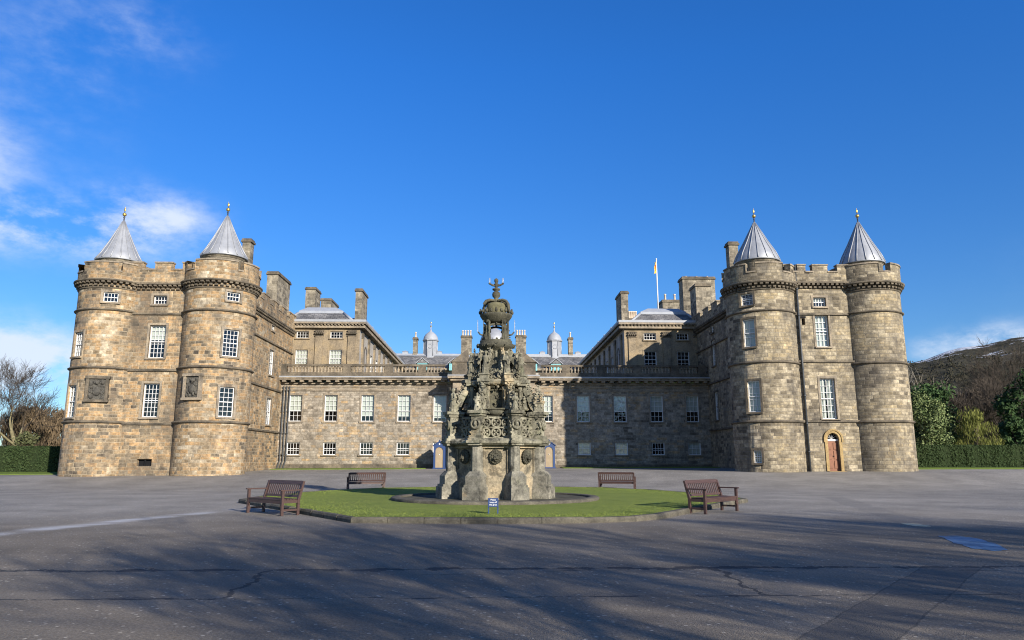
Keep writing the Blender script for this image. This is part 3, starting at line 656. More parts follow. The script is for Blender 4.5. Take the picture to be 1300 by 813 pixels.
# arched door of the right tower
def arch_pts(r, n=14): return [(r*cos(pi*i/n), r*sin(pi*i/n)) for i in range(n+1)]
dx, dz, dr = 24.13*FK, zk(2.95), .41*FK
mb = MB(); Y = FY
for sgn in (1, -1):
    pts = [(sgn*x, z) for x, z in arch_pts(dr) if x > -1e-6]; cor = (sgn*dr, dr)
    for a, b in zip(pts, pts[1:]): mb.face([(dx+cor[0], Y+.002, dz+cor[1]), (dx+a[0], Y+.002, dz+a[1]), (dx+b[0], Y+.002, dz+b[1])])
    for a, b in zip(pts, pts[1:]): mb.face([(dx+a[0], Y, dz+a[1]), (dx+b[0], Y, dz+b[1]), (dx+b[0], Y+.3, dz+b[1]), (dx+a[0], Y+.3, dz+a[1])])
mb.build('spandrel', M['grey'], PAL)
DO = MB(); DO.box(dx-dr, dx+dr, Y+.2, Y+.28, .72, 2.77); DO = DO.build('door', M['wood'], PAL)
mb = MB()
for i in range(2):
    for z0, z1 in ((.92, 1.45), (1.55, 2.1), (2.2, 2.66)):
        x = dx-dr/2+i*dr; mb.box(x-.13, x+.13, Y+.165, Y+.21, z0, z1)
mb.build('door_panel', M['wood'], DO)
mb = MB(); mb.ball((dx+.05, Y+.15, 1.75), .04, 8, 5); mb.build('handle', M['iron'], DO)
mb = MB(); mb.face([(dx+x, Y+.25, dz+z) for x, z in arch_pts(dr)]); mb.box(dx-dr, dx+dr, Y+.16, Y+.24, 2.77, 2.9, 1)
for i in range(1, 6): 
    a = pi*i/6; mb.tube([(dx, Y+.23, dz), (dx+dr*cos(a), Y+.23, dz+dr*sin(a))], .016, 4, 1)
mb.build('fanlight', [M['room'], M['white']], DO)
mb = MB()
for ri, ro, yy in ((dr+.0, dr+.20, .07), (dr+.16, dr+.27, .12)):
    A, B = arch_pts(ri, 18), arch_pts(ro, 18)
    for i in range(18):
        q = [(A[i], B[i]), (A[i+1], B[i+1])]
        p = [(dx+u[0], dz+u[1]) for u in (A[i], A[i+1], B[i+1], B[i])]
        mb.face([(x, Y-yy, z) for x, z in p]); mb.face([(p[0][0], Y-yy, p[0][1]), (p[1][0], Y-yy, p[1][1]), (p[1][0], Y+.02, p[1][1]), (p[0][0], Y+.02, p[0][1])])
        mb.face([(p[3][0], Y-yy, p[3][1]), (p[2][0], Y-yy, p[2][1]), (p[2][0], Y+.02, p[2][1]), (p[3][0], Y+.02, p[3][1])])
    for s in (-1, 1):
        a, b = sorted((dx+s*ri, dx+s*ro)); mb.box(a, b, Y-yy, Y+.02, .6 if yy < .1 else 2.7, dz)
mb.box(dx-.6, dx+.6, Y-.42, Y+.25, .5, .74)
mb.build('door_surround', M['ochre'], PAL)
# downpipes
def pipe(x, y, ztop, zbot, r=.06, kick=0, hopper=True, mat=None):
    mb = MB(); pts = [(x, y, zbot+.02), (x, y, ztop)] if not kick else [(x-kick, y, zbot+.02), (x-kick*.8, y, zbot+.3), (x, y, zbot+.95), (x, y, ztop)]
    mb.tube(pts, r, 8)
    z = zbot+1.4
    while z < ztop-.3: mb.lathe([(r, z), (r+.03, z), (r+.03, z+.1), (r, z+.1)], x, y, 8); z += 1.9
    o = mb.build('drainpipe', mat or M['pipe'], PAL)
    if hopper: 
        h = MB(); h.lathe([(.05, ztop-.05), (.17, ztop+.2), (.17, ztop+.35)], x, y, 4, 0, False, pi/4); h.build('hopper', mat or M['pipe'], o)
pipe(22.3*FK, FY-.14, 15.25, .6, .075, 0, False)
for i in range(3): pipe(-18.62+.27*i, 65.86, 8.0, .5, .06, .25, False)

# --- central range --------------------------------------------------
YF = 66.0
up = [(-17.5, 5), (-14.34, 5), (-11.05, 5), (-7.78, 5), (-4.55, 5), (5.1, 5), (8.46, 5), (11.83, 5), (15.18, 5), (18.46, 5)]
upb = [.62, .6, .8, .82, .86, .7, .6, .6, .58, .58]
lo = [-17.52, -14.3, -11.05, -7.78, -4.55, 5.1, 8.5, 11.87, 15.2, 18.5]; lob = [0, 0, 0, 0, 0, .8, .95, .95, 0, .9]
WU, HU, ZU, WL, HL, ZL = 1.16, 2.37, 4.88, 1.14, 1.1, 1.93
fops = [(x-WU/2, x+WU/2, ZU, ZU+HU) for x, _ in up]+[(x-WL/2, x+WL/2, ZL, ZL+HL) for x in lo]
mb = MB(); panel(mb, flat((0, YF, 0), (1, 0, 0), (0, -1, 0)), -18.9, 20.0, .1, 8.25, fops, .3)
mb.build('wall', M['range'], PAL)
for (x, _), b in zip(up, upb): window((x, YF, ZU), (1, 0, 0), (0, -1, 0), WU, HU, 3, 5, b, .16, .4, M['trim'])
for x, b in zip(lo, lob): window((x, YF, ZL), (1, 0, 0), (0, -1, 0), WL, HL, 3 if b else 4, 3, b, .15, .62 if not b else .33, None)
mb = MB(); mb.box(-18.9, -3.9, YF-.09, YF+.02, .15, 1.12); mb.box(4.4, 20.0, YF-.09, YF+.02, .15, 1.1)
mb.build('plinth', M['darktrim'], PAL)
mb = MB()
for a, b in ((-18.9, -3.9), (4.4, 20.0)):
    mb = MB(); mb.box(a, b, YF-.05, YF+.02, 7.58, 7.66); mb.box(a, b, YF-.08, YF+.02, 7.66, 7.78); mb.build('string_course', M['trim'], PAL)
    mb = MB(); mb.box(a, b, YF-.04, YF+.02, 7.93, 8.02); mb.build('string_course', M['trim'], PAL)
def cornice(a, b, y, z, name='cornice', ret=0):
    mb = MB(); mb.box(a, b, y-.16, y+.1, z, z+.16)
    n = int((b-a)/.78)
    for i in range(n): x = a+(b-a)*(i+.5)/n; mb.box(x-.17, x+.17, y-.60, y-.1, z+.165, z+.33)
    mb.box(a, b, y-.70, y+.1, z+.335, z+.47); mb.box(a, b, y-.78, y+.1, z+.475, z+.56)
    o = mb.build(name, M['trim'], PAL)
    f = MB(); f.box(a-.01, b+.01, y-.80, y+.12, z+.563, z+.66); f.build('lead_flashing', M['leadflat'], o); return o
cornice(-18.9, -3.9, YF, 8.22); cornice(4.4, 20.0, YF, 8.22)
mb = MB(); mb.box(-18.9, -3.9, YF-.42, YF-.02, 8.885, 9.27); mb.box(4.4, 20.0, YF-.42, YF-.02, 8.885, 9.27); mb.build('parapet_base', M['darktrim'], PAL)
def balustrade(x0, x1, posts, lbl):
    r = MB(); y = YF-.22
    r.box(x0, x1, y-.17, y+.17, 9.84, 10.02)
    for x in posts: r.box(x-.36, x+.36, y-.19, y+.19, 9.273, 9.83)
    B = r.build('balustrade', M['darktrim'], PAL, label=lbl)
    cuts = [x0]+sorted(posts)+[x1]; xs = []
    for a, b in zip(cuts, cuts[1:]):
        a2, b2 = a+(.36 if a in posts else 0), b-(.36 if b in posts else 0)
        n = max(0, int((b2-a2)/.285))
        xs += [a2+(b2-a2)*(i+.5)/n for i in range(n)]
    s = MB(); s.lathe([(.095, 9.272), (.095, 9.33), (.05, 9.36), (.10, 9.48), (.105, 9.54), (.045, 9.7), (.05, 9.74), (.085, 9.78), (.085, 9.838)], 0, 0, 8)
    s.v = [(v[0]+xs[0], v[1]+y, v[2]) for v in s.v]
    b0 = s.build('baluster', M['trim'], B)
    for x in xs[1:]:
        c = dup(b0, B); c.location.x = b0.location.x+(x-xs[0])
balustrade(-18.9, -4.1, [-15.9-2.85, -13.0, -9.2, -6.2], 'sunlit left balustrade')
balustrade(4.6, 20.0, [6.9, 10.1, 13.4, 16.9, 19.4], 'shaded right balustrade')
mb = MB(); mb.box(-18.9, 20.0, YF+.1, 69, 8.5, 8.8); mb.build('flat_roof', M['lead'], PAL)
# entrance porch, mostly hidden by the fountain
mb = MB(); pops = [(-1.1, 1.7, .2, 5.0)]; panel(mb, flat((0, 64.6, 0), (1, 0, 0), (0, -1, 0)), -3.1, 3.7, .1, 8.2, pops, .6)
for x in (-3.1, 3.7): mb.face([(x, 64.6, .1), (x, 66, .1), (x, 66, 8.2), (x, 64.6, 8.2)])
mb.build('porch', M['range'], PAL)
mb = MB(); mb.face([(-1.1, 65.2, .2), (1.7, 65.2, .2), (1.7, 65.2, 5), (-1.1, 65.2, 5)]); mb.build('gateway', M['room'], PAL)
def column(x, y):
    mb = MB(); mb.box(x-.42, x+.42, y-.42, y+.42, .2, 1.5); mb.lathe([(.38, 1.5), (.38, 1.62), (.32, 1.7), (.32, 3.6), (.27, 7.3), (.34, 7.4), (.38, 7.55)], x, y, 20); mb.box(x-.4, x+.4, y-.4, y+.4, 7.55, 7.7); mb.build('column', M['trim'], PAL)
for x in (-2.75, -1.75, 2.35, 3.35): column(x, 64.15)
mb = MB(); mb.box(-3.3, 3.9, 63.7, 64.6, 7.71, 8.3); mb.box(-3.5, 4.1, 63.3, 65.9, 8.31, 8.5); mb.box(-3.7, 4.3, 63.1, 65.9, 8.505, 8.72); mb.build('cornice', M['trim'], PAL)
mb = MB(); mb.box(-3.72, 4.32, 63.08, 65.92, 8.723, 8.80); mb.build('lead_flashing', M['leadflat'], PAL)
for s in (-1, 1):
    cx = .3+s*2.95; mb = MB(); mb.box(cx-.75, cx+.75, 63.7, 65.1, 8.81, 10.0)
    mb.face([(cx-.85, 63.6, 10.0), (cx+.85, 63.6, 10.0), (cx-s*.6, 64.2, 11.2)]); mb.face([(cx-.85, 65.2, 10.0), (cx+.85, 65.2, 10.0), (cx-s*.6, 64.6, 11.2)])
    mb.face([(cx+.85, 63.6, 10.0), (cx+.85, 65.2, 10.0), (cx-s*.6, 64.6, 11.2), (cx-s*.6, 64.2, 11.2)]); mb.face([(cx-.85, 63.6, 10.0), (cx-.85, 65.2, 10.0), (cx-s*.6, 64.6, 11.2), (cx-s*.6, 64.2, 11.2)])
    mb.face([(cx-.85, 63.6, 10), (cx+.85, 63.6, 10), (cx+.85, 65.2, 10), (cx-.85, 65.2, 10)]); mb.build('pediment', M['darktrim'], PAL)
mb = MB(); mb.lathe([(1.15, 8.8), (1.15, 11.6), (1.3, 11.7), (1.3, 11.9)], .3, 66.5, 8, 0, False, pi/8); cu = mb.build('cupola', M['trim'], PAL, label='octagonal entrance cupola under a lead crown')
mb = MB(); mb.lathe([(1.25, 11.9), (1.3, 12.3), (1.1, 12.9), (.5, 13.4), (.15, 13.6), (.12, 13.9), (.2, 14.0), (.0, 14.25)], .3, 66.5, 24); mb.build('crown_dome', M['lead'], cu)

# --- chimneys -------------------------------------------------------
def chimney(x0, x1, y0, y1, z0, z1, pots=0, pot_h=.55, mat='chim', axis='x'):
    mb = MB(); mb.box(x0, x1, y0, y1, z0, z1-.3); mb.box(x0-.1, x1+.1, y0-.1, y1+.1, z1-.298, z1-.14, 1); mb.box(x0-.04, x1+.04, y0-.04, y1+.04, z1-.138, z1, 1)
    o = mb.build('chimney', [M[mat], M['darktrim']], PAL)
    for i in range(pots):
        t = (i+.5)/pots; x, y = ((x0+(x1-x0)*t, (y0+y1)/2) if axis == 'x' else ((x0+x1)/2, y0+(y1-y0)*t))
        p = MB(); p.lathe([(.13, z1), (.11, z1+pot_h*.85), (.14, z1+pot_h*.87), (.14, z1+pot_h), (.1, z1+pot_h), (.09, z1+.1)], x, y, 10); p.build('chimney_pot', M['pot'], o)
chimney(-19.9, -18.95, 63.2, 67.2, 13.7, 18.0, 0); chimney(-19.75, -19.1, 56, 56.8, 13.4, 18.8)
chimney(19.25, 20.0, 56, 56.8, 13.4, 18.9); chimney(-13.35, -12.72, 70.2, 73.4, 14, 18.15, 1, .2); chimney(13.0, 13.7, 70.3, 73.2, 14, 18.1, 1, .2)
chimney(-20.8, -19.7, 80, 82.4, 14, 20.6, 1, .2); chimney(-20.0, -18.8, 84, 88, 14, 20.2)
chimney(20.6, 24.1, 75.2, 76.8, 13.7, 20.9, 3, .22); chimney(20.05, 21.5, 68.6, 70.6, 13.7, 18.5)
chimney(20.5, 22.8, 84, 86, 14, 20.3, 2, .9); chimney(14.5, 15.4, 74, 75.2, 14, 16.05, 4, .85)
for x0, x1, zt, n in ((-11.45, -10.82, 19.3, 1), (-4.35, -2.8, 19.6, 4), (3.75, 5.25, 19.7, 4), (11.58, 12.2, 19.4, 1)): chimney(x0, x1, 106, 107.2, 14, zt, n, .85)

# --- side wings -----------------------------------------------------
def wing(x0, x1, inner, wins, zt=14.1):
    """x0..x1 = end wall; inner = x of the courtyard side; end wall at Y=69"""
    ye, yb = 69.0, 103.0; sg = 1 if inner == x1 else -1
    ops = [(x-.59, x+.59, 12.93, 13.6) for x in wins]+[(x-.59, x+.59, 10.2, 11.82) for x in wins]
    mb = MB(); panel(mb, flat((0, ye, 0), (1, 0, 0), (0, -1, 0)), x0, x1, 8.6, zt, ops, .25)
    mb.build('wall', M['wing'], PAL)
    shade = inner > 0
    for x in wins:
        window((x, ye, 12.93), (1, 0, 0), (0, -1, 0), 1.18, .67, 4, 2, 0, .14, 0, M['wing'])
        window((x, ye, 10.2), (1, 0, 0), (0, -1, 0), 1.18, 1.62, 4 if not shade else 3, 4, (.9 if not shade else 0), .14, .5, M['wing'])
    # courtyard side
    bays = 9; step = (yb-ye-1.5)/bays; iops = []
    for i in range(bays):
        y = ye+1.5+step*(i+.5); c = sg*y
        if i > 0: iops += [(c-.6, c+.6, 9.7, 12.2)]
    mb = MB(); ua, ub = sorted((sg*ye, sg*yb)); panel(mb, flat((inner, 0, 0), (0, sg, 0), (sg, 0, 0)), ua, ub, .5, zt, iops, .25); mb.build('wall', M['wingside'], PAL)
    for i in range(1, bays):
        y = ye+1.5+step*(i+.5); window((inner, y, 9.7), (0, sg, 0), (sg, 0, 0), 1.2, 2.5, 3, 4, .9, .1, .5, M['wingside'])
    # round-headed niche in the first bay
    y = ye+1.5+step*.5; mb = MB()
    for z, hgt in ((9.6, 2.3),):
        a, b = sorted((inner-sg*.02, inner+sg*.05)); mb.box(a, b, y-.75, y-.55, z, z+hgt); mb.box(a, b, y+.55, y+.75, z, z+hgt)
        pts = [(y+.75*cos(pi*k/10), z+hgt+.75*sin(pi*k/10)) for k in range(11)]; pin = [(y+.55*cos(pi*k/10), z+hgt+.55*sin(pi*k/10)) for k in range(11)]
        xx = inner+sg*.05
        for k in range(10): mb.face([(xx, *pts[k]), (xx, *pts[k+1]), (xx, *pin[k+1]), (xx, *pin[k])])
    mb.build('niche', M['darktrim'], PAL)
    # pilasters, end wall and side
    L_ = [x0+.45 if inner == x1 else x1-.45, (wins[0]+wins[1])/2, (inner-sg*.75)]
    for x in L_:
        mb = MB(); cap = MB(); mb.box(x-.36, x+.36, ye-.14, ye+.02, 8.8, 13.15); cap.box(x-.42, x+.42, ye-.2, ye+.02, 13.152, 13.22); 
        for k in range(9): cap.ball((x-.38+.095*k, ye-.16, 13.4+.12*(k % 2)), .12, 6, 4)
        cap.box(x-.44, x+.44, ye-.22, ye+.02, 13.62, 13.7); cap.build('capital', M['darktrim'], mb.build('pilaster', M['wing'], PAL))
    for i in range(bays+1):
        mb = MB(); cap = MB(); y = ye+1.5+step*i-.2; a, b = sorted((inner-sg*.02, inner+sg*.16)); mb.box(a, b, y-.3, y+.3, .8, 13.1); cap.box(min(a, b), max(a, b)+.0, y-.36, y+.36, 13.102, 13.62); cap.build('capital', M['darktrim'], mb.build('pilaster', M['wing'], PAL))
    # cornice round both sides, lead gutter, mansard roof
    oa, ob = (x0, inner+.5) if sg > 0 else (inner-.5, x1)
    c = MB(); c.box(oa, ob, ye-.35, ye+.1, zt-.2, zt+.06)
    for i in range(24): x = oa+(ob-oa)*(i+.5)/24; c.box(x-.09, x+.09, ye-.52, ye-.3, zt+.062, zt+.16)
    c.box(oa-.1, ob+.1, ye-.62, ye+.1, zt+.165, zt+.34)
    a, b = sorted((inner-sg*.1, inner+sg*.5)); c.box(a, b, ye+.11, yb, zt-.2, zt+.06); a, b = sorted((inner-sg*.1, inner+sg*.62)); c.box(a, b, ye+.11, yb, zt+.165, zt+.34)
    c.build('cornice', M['trim'], PAL)
    g = MB(); zg = zt+.345; xa, xb = oa-.05, ob+.05
    X0, X1 = (x0-.3, inner+.62) if sg > 0 else (inner-.62, x1+.3)
    g.box(X0, X1, ye-.64, yb, zg, zg+.22)
    g.build('lead_gutter', M['leadflat'], PAL)
    z0, z1, z2, z3 = zg+.2, zg+1.35, zg+1.62, zg+2.15
    ix = inner-sg*.7; ox = x0 if sg > 0 else x1
    def ring(d, z): 
        p = [(ix-sg*d, ye+.7+d), (ox+sg*d*.6, ye+.7+d), (ox+sg*d*.6, yb), (ix-sg*d, yb)]; return [(x, y, z) for x, y in p]
    A, B, C, D = ring(0, z0), ring(1.35, z1), ring(1.45, z2), ring(2.4, z3)
    rf = MB()
    for P0, P1, mi in ((A, B, 0), (B, C, 1), (C, D, 1)):
        for i in range(4): j = (i+1) % 4; rf.face([P0[i], P0[j], P1[j], P1[i]], None, mi)
    rf.face(D, None, 1)
    for i in range(2): rf.tube([A[i], B[i]], .14, 6, 1)
    ro = rf.build('roof', [M['slate'], M['leadflat']], PAL)
    for i in range(6):
        y = ye+6+5*i; x = ix-sg*.5
        d = MB(); a, b = sorted((x-sg*.4, x+sg*.55)); d.box(a, b, y-.5, y+.5, z0+.1, z0+.95); 
        d.face([(x+sg*.65, y-.65, z0+.96), (x+sg*.65, y+.65, z0+.96), (x+sg*.65, y, z0+1.45)], None, 1)
        d.face([(x+sg*.65, y-.65, z0+.96), (x-sg*1.0, y-.65, z0+.96), (x-sg*1.0, y, z0+1.45), (x+sg*.65, y, z0+1.45)], None, 1); d.face([(x+sg*.65, y+.65, z0+.96), (x-sg*1.0, y+.65, z0+.96), (x-sg*1.0, y, z0+1.45), (x+sg*.65, y, z0+1.45)], None, 1)
        do = d.build('dormer', [M['wingside'], M['leadflat']], PAL)
        p = MB(); xx = x+sg*.56; p.face([(xx, y-.4, z0+.2), (xx, y+.4, z0+.2), (xx, y+.4, z0+.9), (xx, y-.4, z0+.9)]); p.build('pane', M['teal'], do)
wing(-19.9, -12.55, -12.55, [-18.0, -14.78]); wing(12.95, 20.6, 12.95, [15.45, 18.65], 14.2)

# --- rear range across the courtyard ---------------------------------
mb = MB(); mb.face([(-13, 103, .5), (13.4, 103, .5), (13.4, 103, 14), (-13, 103, 14)]); mb.build('wall', M['wingside'], PAL)
mb = MB(); mb.box(-13, 13.4, 102.5, 103, 14.0, 14.3); mb.build('cornice', M['trim'], PAL)
mb = MB(); mb.face([(-20, 102.6, 13.9), (20.5, 102.6, 13.9), (20.5, 106, 16.5), (-20, 106, 16.5)]); mb.face([(-20, 106, 16.5), (20.5, 106, 16.5), (20.5, 106.1, 16.85), (-20, 106.1, 16.85)], None, 1)
mb.face([(-20, 106.1, 16.85), (20.5, 106.1, 16.85), (20.5, 108, 17.15), (-20, 108, 17.15)], None, 1); mb.face([(-20, 108, 17.15), (20.5, 108, 17.15), (20.5, 114, 14), (-20, 114, 14)], None, 1)
mb.tube([(-20, 105.95, 16.5), (20.5, 105.95, 16.5)], .16, 8, 1); mb.build('roof', [M['slate'], M['leadflat']], PAL)
for x in (-9.6, -5.1, -.6, 3.3, 5.9, 9.3):
    d = MB(); d.box(x-.72, x+.72, 101.9, 104.5, 13.9, 14.86)
    F = [(x-.95, 101.75, 14.86), (x+.95, 101.75, 14.86), (x, 101.75, 15.65)]; B = [(p[0], 105, p[2]) for p in F]
    d.face([(x-.72, 101.8, 14.9), (x+.72, 101.8, 14.9), (x, 101.8, 15.5)], None, 2)
    for i, j in ((0, 2), (2, 1)): d.obox((Vector(F[i])+Vector(F[j]))/2+Vector((0, 1.6, 0)), (Vector(F[j])-Vector(F[i])).normalized(), Vector((0, 1, 0)), (Vector(F[j])-Vector(F[i])).normalized().cross(Vector((0, 1, 0))), (Vector(F[j])-Vector(F[i])).length, 3.3, .09, 1)
    do = d.build('dormer', [M['teal'], M['leadflat'], M['slate']], PAL)
    p = MB(); p.box(x-.55, x+.55, 101.86, 101.9, 13.95, 14.8); p.build('pane', M['teal'], do)
for x in (-8.9, 9.5):
    mb = MB(); mb.lathe([(1.05, 16.2), (1.05, 18.75)], x, 106.6, 8, 0, False, pi/8)
    for k in range(8): a = 2*pi*k/8+pi/8; mb.tube([(x+1.06*sin(a), 106.6-1.06*cos(a), 16.5), (x+1.06*sin(a), 106.6-1.06*cos(a), 18.75)], .06, 5)
    mb.lathe([(1.06, 18.75), (1.25, 18.8), (1.25, 18.92), (1.1, 18.96)], x, 106.6, 8, 0, False, pi/8)
    cu = mb.build('cupola', M['lead'], PAL)
    mb = MB(); mb.lathe([(1.12, 18.96), (1.02, 19.4), (.78, 19.8), (.42, 20.1), (.2, 20.25), (.1, 20.5), (.0, 20.75)], x, 106.6, 24); mb.build('dome', M['leadflat'], cu)
    mb = MB(); mb.lathe([(.05, 20.6), (.03, 21.0)], x, 106.6, 6); mb.ball((x, 106.6, 21.05), .13, 8, 5); mb.lathe([(.03, 21.15), (.02, 21.5)], x, 106.6, 6); mb.ball((x, 106.6, 21.6), .1, 8, 5, (1, .4, 1.6)); mb.build('finial', M['gold'], cu)
    mb = MB(); mb.ring((x, 105.6, 17.9), Vector((1, 0, 0)), UP, .3, .04); mb.box(x-.26, x+.26, 105.6, 105.63, 17.64, 18.16); mb.build('clock', M['lead'], cu)
for x in (-12.6, -7.6, 7.7, 13.0):
    mb = MB(); mb.box(x-.4, x+.4, 106.3, 107.1, 16.7, 17.2); mb.face([(x-.45, 106.25, 17.2), (x+.45, 106.25, 17.2), (x, 106.7, 17.42)]); mb.face([(x+.45, 106.25, 17.2), (x+.45, 107.15, 17.2), (x, 106.7, 17.42)]); mb.face([(x-.45, 107.15, 17.2), (x-.45, 106.25, 17.2), (x, 106.7, 17.42)]); mb.build('roof_vent', M['leadflat'], PAL)

# ------------------------------------------------------------------ flagpole and flag
FP = thing('flagpole', 'white flagpole with a limp yellow flag on the right wing roof', 'flagpole', (17.8, 75, 16.5))
mb = MB(); mb.tube([(17.8, 75, 16.2), (17.8, 75, 22.7)], [.085, .05], 10); mb.ball((17.8, 75, 22.75), .09, 8, 6); mb.build('pole', M['white'], FP)
mb = MB(); N_ = 8
for i in range(N_):
    for j in range(3):
        q = []
        for a, b in ((i, j), (i, j+1), (i+1, j+1), (i+1, j)):
            z = 22.5-1.25*a/N_-.05*b; x = 17.76-.05*b-.03*sin(a*1.3+b)-.03*a/N_*b; y = 75+.08*sin(a*.9+2*b); q.append((x, y, z))
        mb.face(q, None, 1 if (j == 1 and 2 <= i <= 4) else 0, True)
mb.build('flag', [M['flag'], M['flagred']], FP)

# ------------------------------------------------------------------ sentry boxes
def sentry():
    t = thing('sentry_box', 'x', 'sentry box')
    mb = MB(); w, d, h = .5, .5, 1.95
    mb.box(-w-.06, w+.06, -d-.06, d+.06, 0, .1); mb.box(-w, -w+.05, -d, d, .1, h); mb.box(w-.05, w, -d, d, .1, h); mb.box(-w, w, d-.05, d, .1, h)
    # front frame with round arch
    ai = .33; zc = 1.5; A = [(ai*cos(pi*k/12), zc+ai*sin(pi*k/12)) for k in range(13)]
    for s in (-1, 1): a, b = sorted((s*ai, s*(w-.05))); mb.box(a, b, -d, -d+.05, .1, zc)
    for k in range(12):
        p, q = A[k], A[k+1]; e = lambda u: (max(-w+.05, min(w-.05, u[0]*(w-.05)/ai)), zc+ (u[1]-zc)*1.0)
        mb.face([(p[0], -d, p[1]), (q[0], -d, q[1]), (q[0]*(w-.05)/ai, -d, h), (p[0]*(w-.05)/ai, -d, h if 0 < k else zc)] if 0 < k < 11 else [(p[0], -d, p[1]), (q[0], -d, q[1]), (q[0]*(w-.05)/ai, -d, h if k == 0 else zc), (p[0]*(w-.05)/ai, -d, zc if k == 0 else h)])
    mb.face([(w-.05, -d, zc), (w-.05, -d, h), (A[1][0]*(w-.05)/ai, -d, h)]); mb.face([(-w+.05, -d, zc), (-w+.05, -d, h), (-A[1][0]*(w-.05)/ai, -d, h)])
    mb.face([(-w, -d+.0, h), (w, -d, h), (0, -d, 2.3)]); mb.face([(-w, d, h), (w, d, h), (0, d, 2.3)])
    mb.build('body', M['blue'], t, origin=(0, 0, 0))
    r = MB()
    for s in (-1, 1):
        c = Vector((s*.29, 0, 2.14)); ax = Vector((s*.58, 0, -.40)).normalized(); r.obox(c, ax, Vector((0, 1, 0)), ax.cross(Vector((0, 1, 0))), .74, 1.16, .05)
    r.ball((0, -.5, 2.4), .06, 8, 5); r.build('roof', M['blue'], t, origin=(0, 0, 0))
    p = MB(); p.face([(-ai, -d+.06, .1), (ai, -d+.06, .1)]+[(x, -d+.06, z) for x, z in A]); p.build('door', M['tan'], t, origin=(0, 0, 0))
    k = MB(); k.ball((-.02, -d+.045, 1.2), .045, 8, 5); k.build('handle', M['white'], t, origin=(0, 0, 0))
    b = MB(); b.lathe([(0, 0), (.07, 0), (.07, .02), (0, .02)], 0, 0, 12); b.v = [(v[0], -d-.02-v[2]*.5, v[1]+2.08) for v in b.v]; b.build('badge', M['white'], t, origin=(0, 0, 0))
    return t
sb = sentry(); sb.location = (-4.35, 63.9, gz(-4.3, 63.9)); sb['group'] = 'sentry boxes at the entrance'
tag(sb, 'sunlit blue sentry box casting a house shaped shadow on the wall')
sb2 = dup(sb); sb2.location = (5.1, 63.9, gz(5.1, 63.9)); tag(sb2, 'blue sentry box half hidden by the right edge of the fountain')

# ------------------------------------------------------------------ lawn, kerb
LP = [(-3.35, 18.2), (.2, 17.85), (2.3, 17.98), (3.6, 18.4), (4.45, 19.2), (5.8, 21.3), (9.3, 26.6), (9.2, 30.0), (7.9, 34.2), (5.8, 37.6), (2.5, 38.9), (-2.2, 38.9), (-5.6, 37.4), (-7.8, 33.8), (-8.9, 29.5), (-8.9, 26.7)]
def inset(poly, d):
    n = len(poly); out = []
    for i in range(n):
        a, b, c = Vector(poly[i-1]), Vector(poly[i]), Vector(poly[(i+1) % n]); e1, e2 = (b-a).normalized(), (c-b).normalized()
        n1, n2 = Vector((-e1.y, e1.x)), Vector((-e2.y, e2.x)); k = (n1+n2).normalized(); out.append(tuple(b+k*(d/max(.4, k.dot(n1)))))
    return out
ZK = .135
LI = inset(LP, .2); LJ = inset(LP, .03)
mb = MB(); n = len(LP); rk = random.Random(5)
for i in range(n):
    j = (i+1) % n; L_ = (Vector(LP[j])-Vector(LP[i])).length; k = max(1, round(L_/.95))
    for q in range(k):
        t0, t1 = q/k+(.0025 if q else 0), (q+1)/k-.0025; ln = lambda P, t: (P[i][0]+(P[j][0]-P[i][0])*t, P[i][1]+(P[j][1]-P[i][1])*t)
        dz = rk.uniform(-.008, .008)
        o0, o1, m0, m1, i0, i1 = ln(LP, t0), ln(LP, t1), ln(LJ, t0), ln(LJ, t1), ln(LI, t0), ln(LI, t1); g0, g1 = gz(*o0)-.02, gz(*o1)-.02
        mb.face([(*o0, g0), (*o1, g1), (*o1, ZK-.05+dz), (*o0, ZK-.05+dz)]); mb.face([(*o0, ZK-.05+dz), (*o1, ZK-.05+dz), (*m1, ZK+dz), (*m0, ZK+dz)])
        mb.face([(*m0, ZK+dz), (*m1, ZK+dz), (*i1, ZK+dz), (*i0, ZK+dz)]); mb.face([(*i0, ZK+dz), (*i1, ZK+dz), (*i1, 0), (*i0, 0)])
        for a, b, c in ((o0, m0, i0), (o1, m1, i1)): mb.face([(*a, g0), (*a, ZK-.05+dz), (*b, ZK+dz), (*c, ZK+dz), (*c, 0)])
tag(mb.build('lawn_kerb', M['kerb'], origin=(.2, 27, 0)), 'low weathered stone kerb edging the central lawn', 'kerb', None, 'structure')
LG = inset(LP, .19); mb = MB(); cx, cy = .25, 27.5; K = 14
for i in range(n):
    j = (i+1) % n
    for k in range(K):
        f0, f1 = k/K, (k+1)/K; q = []
        for (p, f) in ((LG[i], f0), (LG[j], f0), (LG[j], f1), (LG[i], f1)):
            x, y = p[0]+(cx-p[0])*f, p[1]+(cy-p[1])*f; q.append((x, y, ZK-.01+.03*f))
        if k == K-1: q = q[:3]
        mb.face(q, None, 0, True)
LAWN = mb.build('lawn', M['turf'], origin=(.25, 27.5, 0)); tag(LAWN, 'mown green lawn around the fountain', 'lawn', None, 'structure')
def inside(p, poly):
    c = False; j = len(poly)-1
    for i in range(len(poly)):
        if (poly[i][1] > p[1]) != (poly[j][1] > p[1]) and p[0] < (poly[j][0]-poly[i][0])*(p[1]-poly[i][1])/(poly[j][1]-poly[i][1])+poly[i][0]: c = not c
        j = i
    return c
FC = Vector((.2, 26.5, 0)); rg = random.Random(11); mb = MB()
cnt = 0
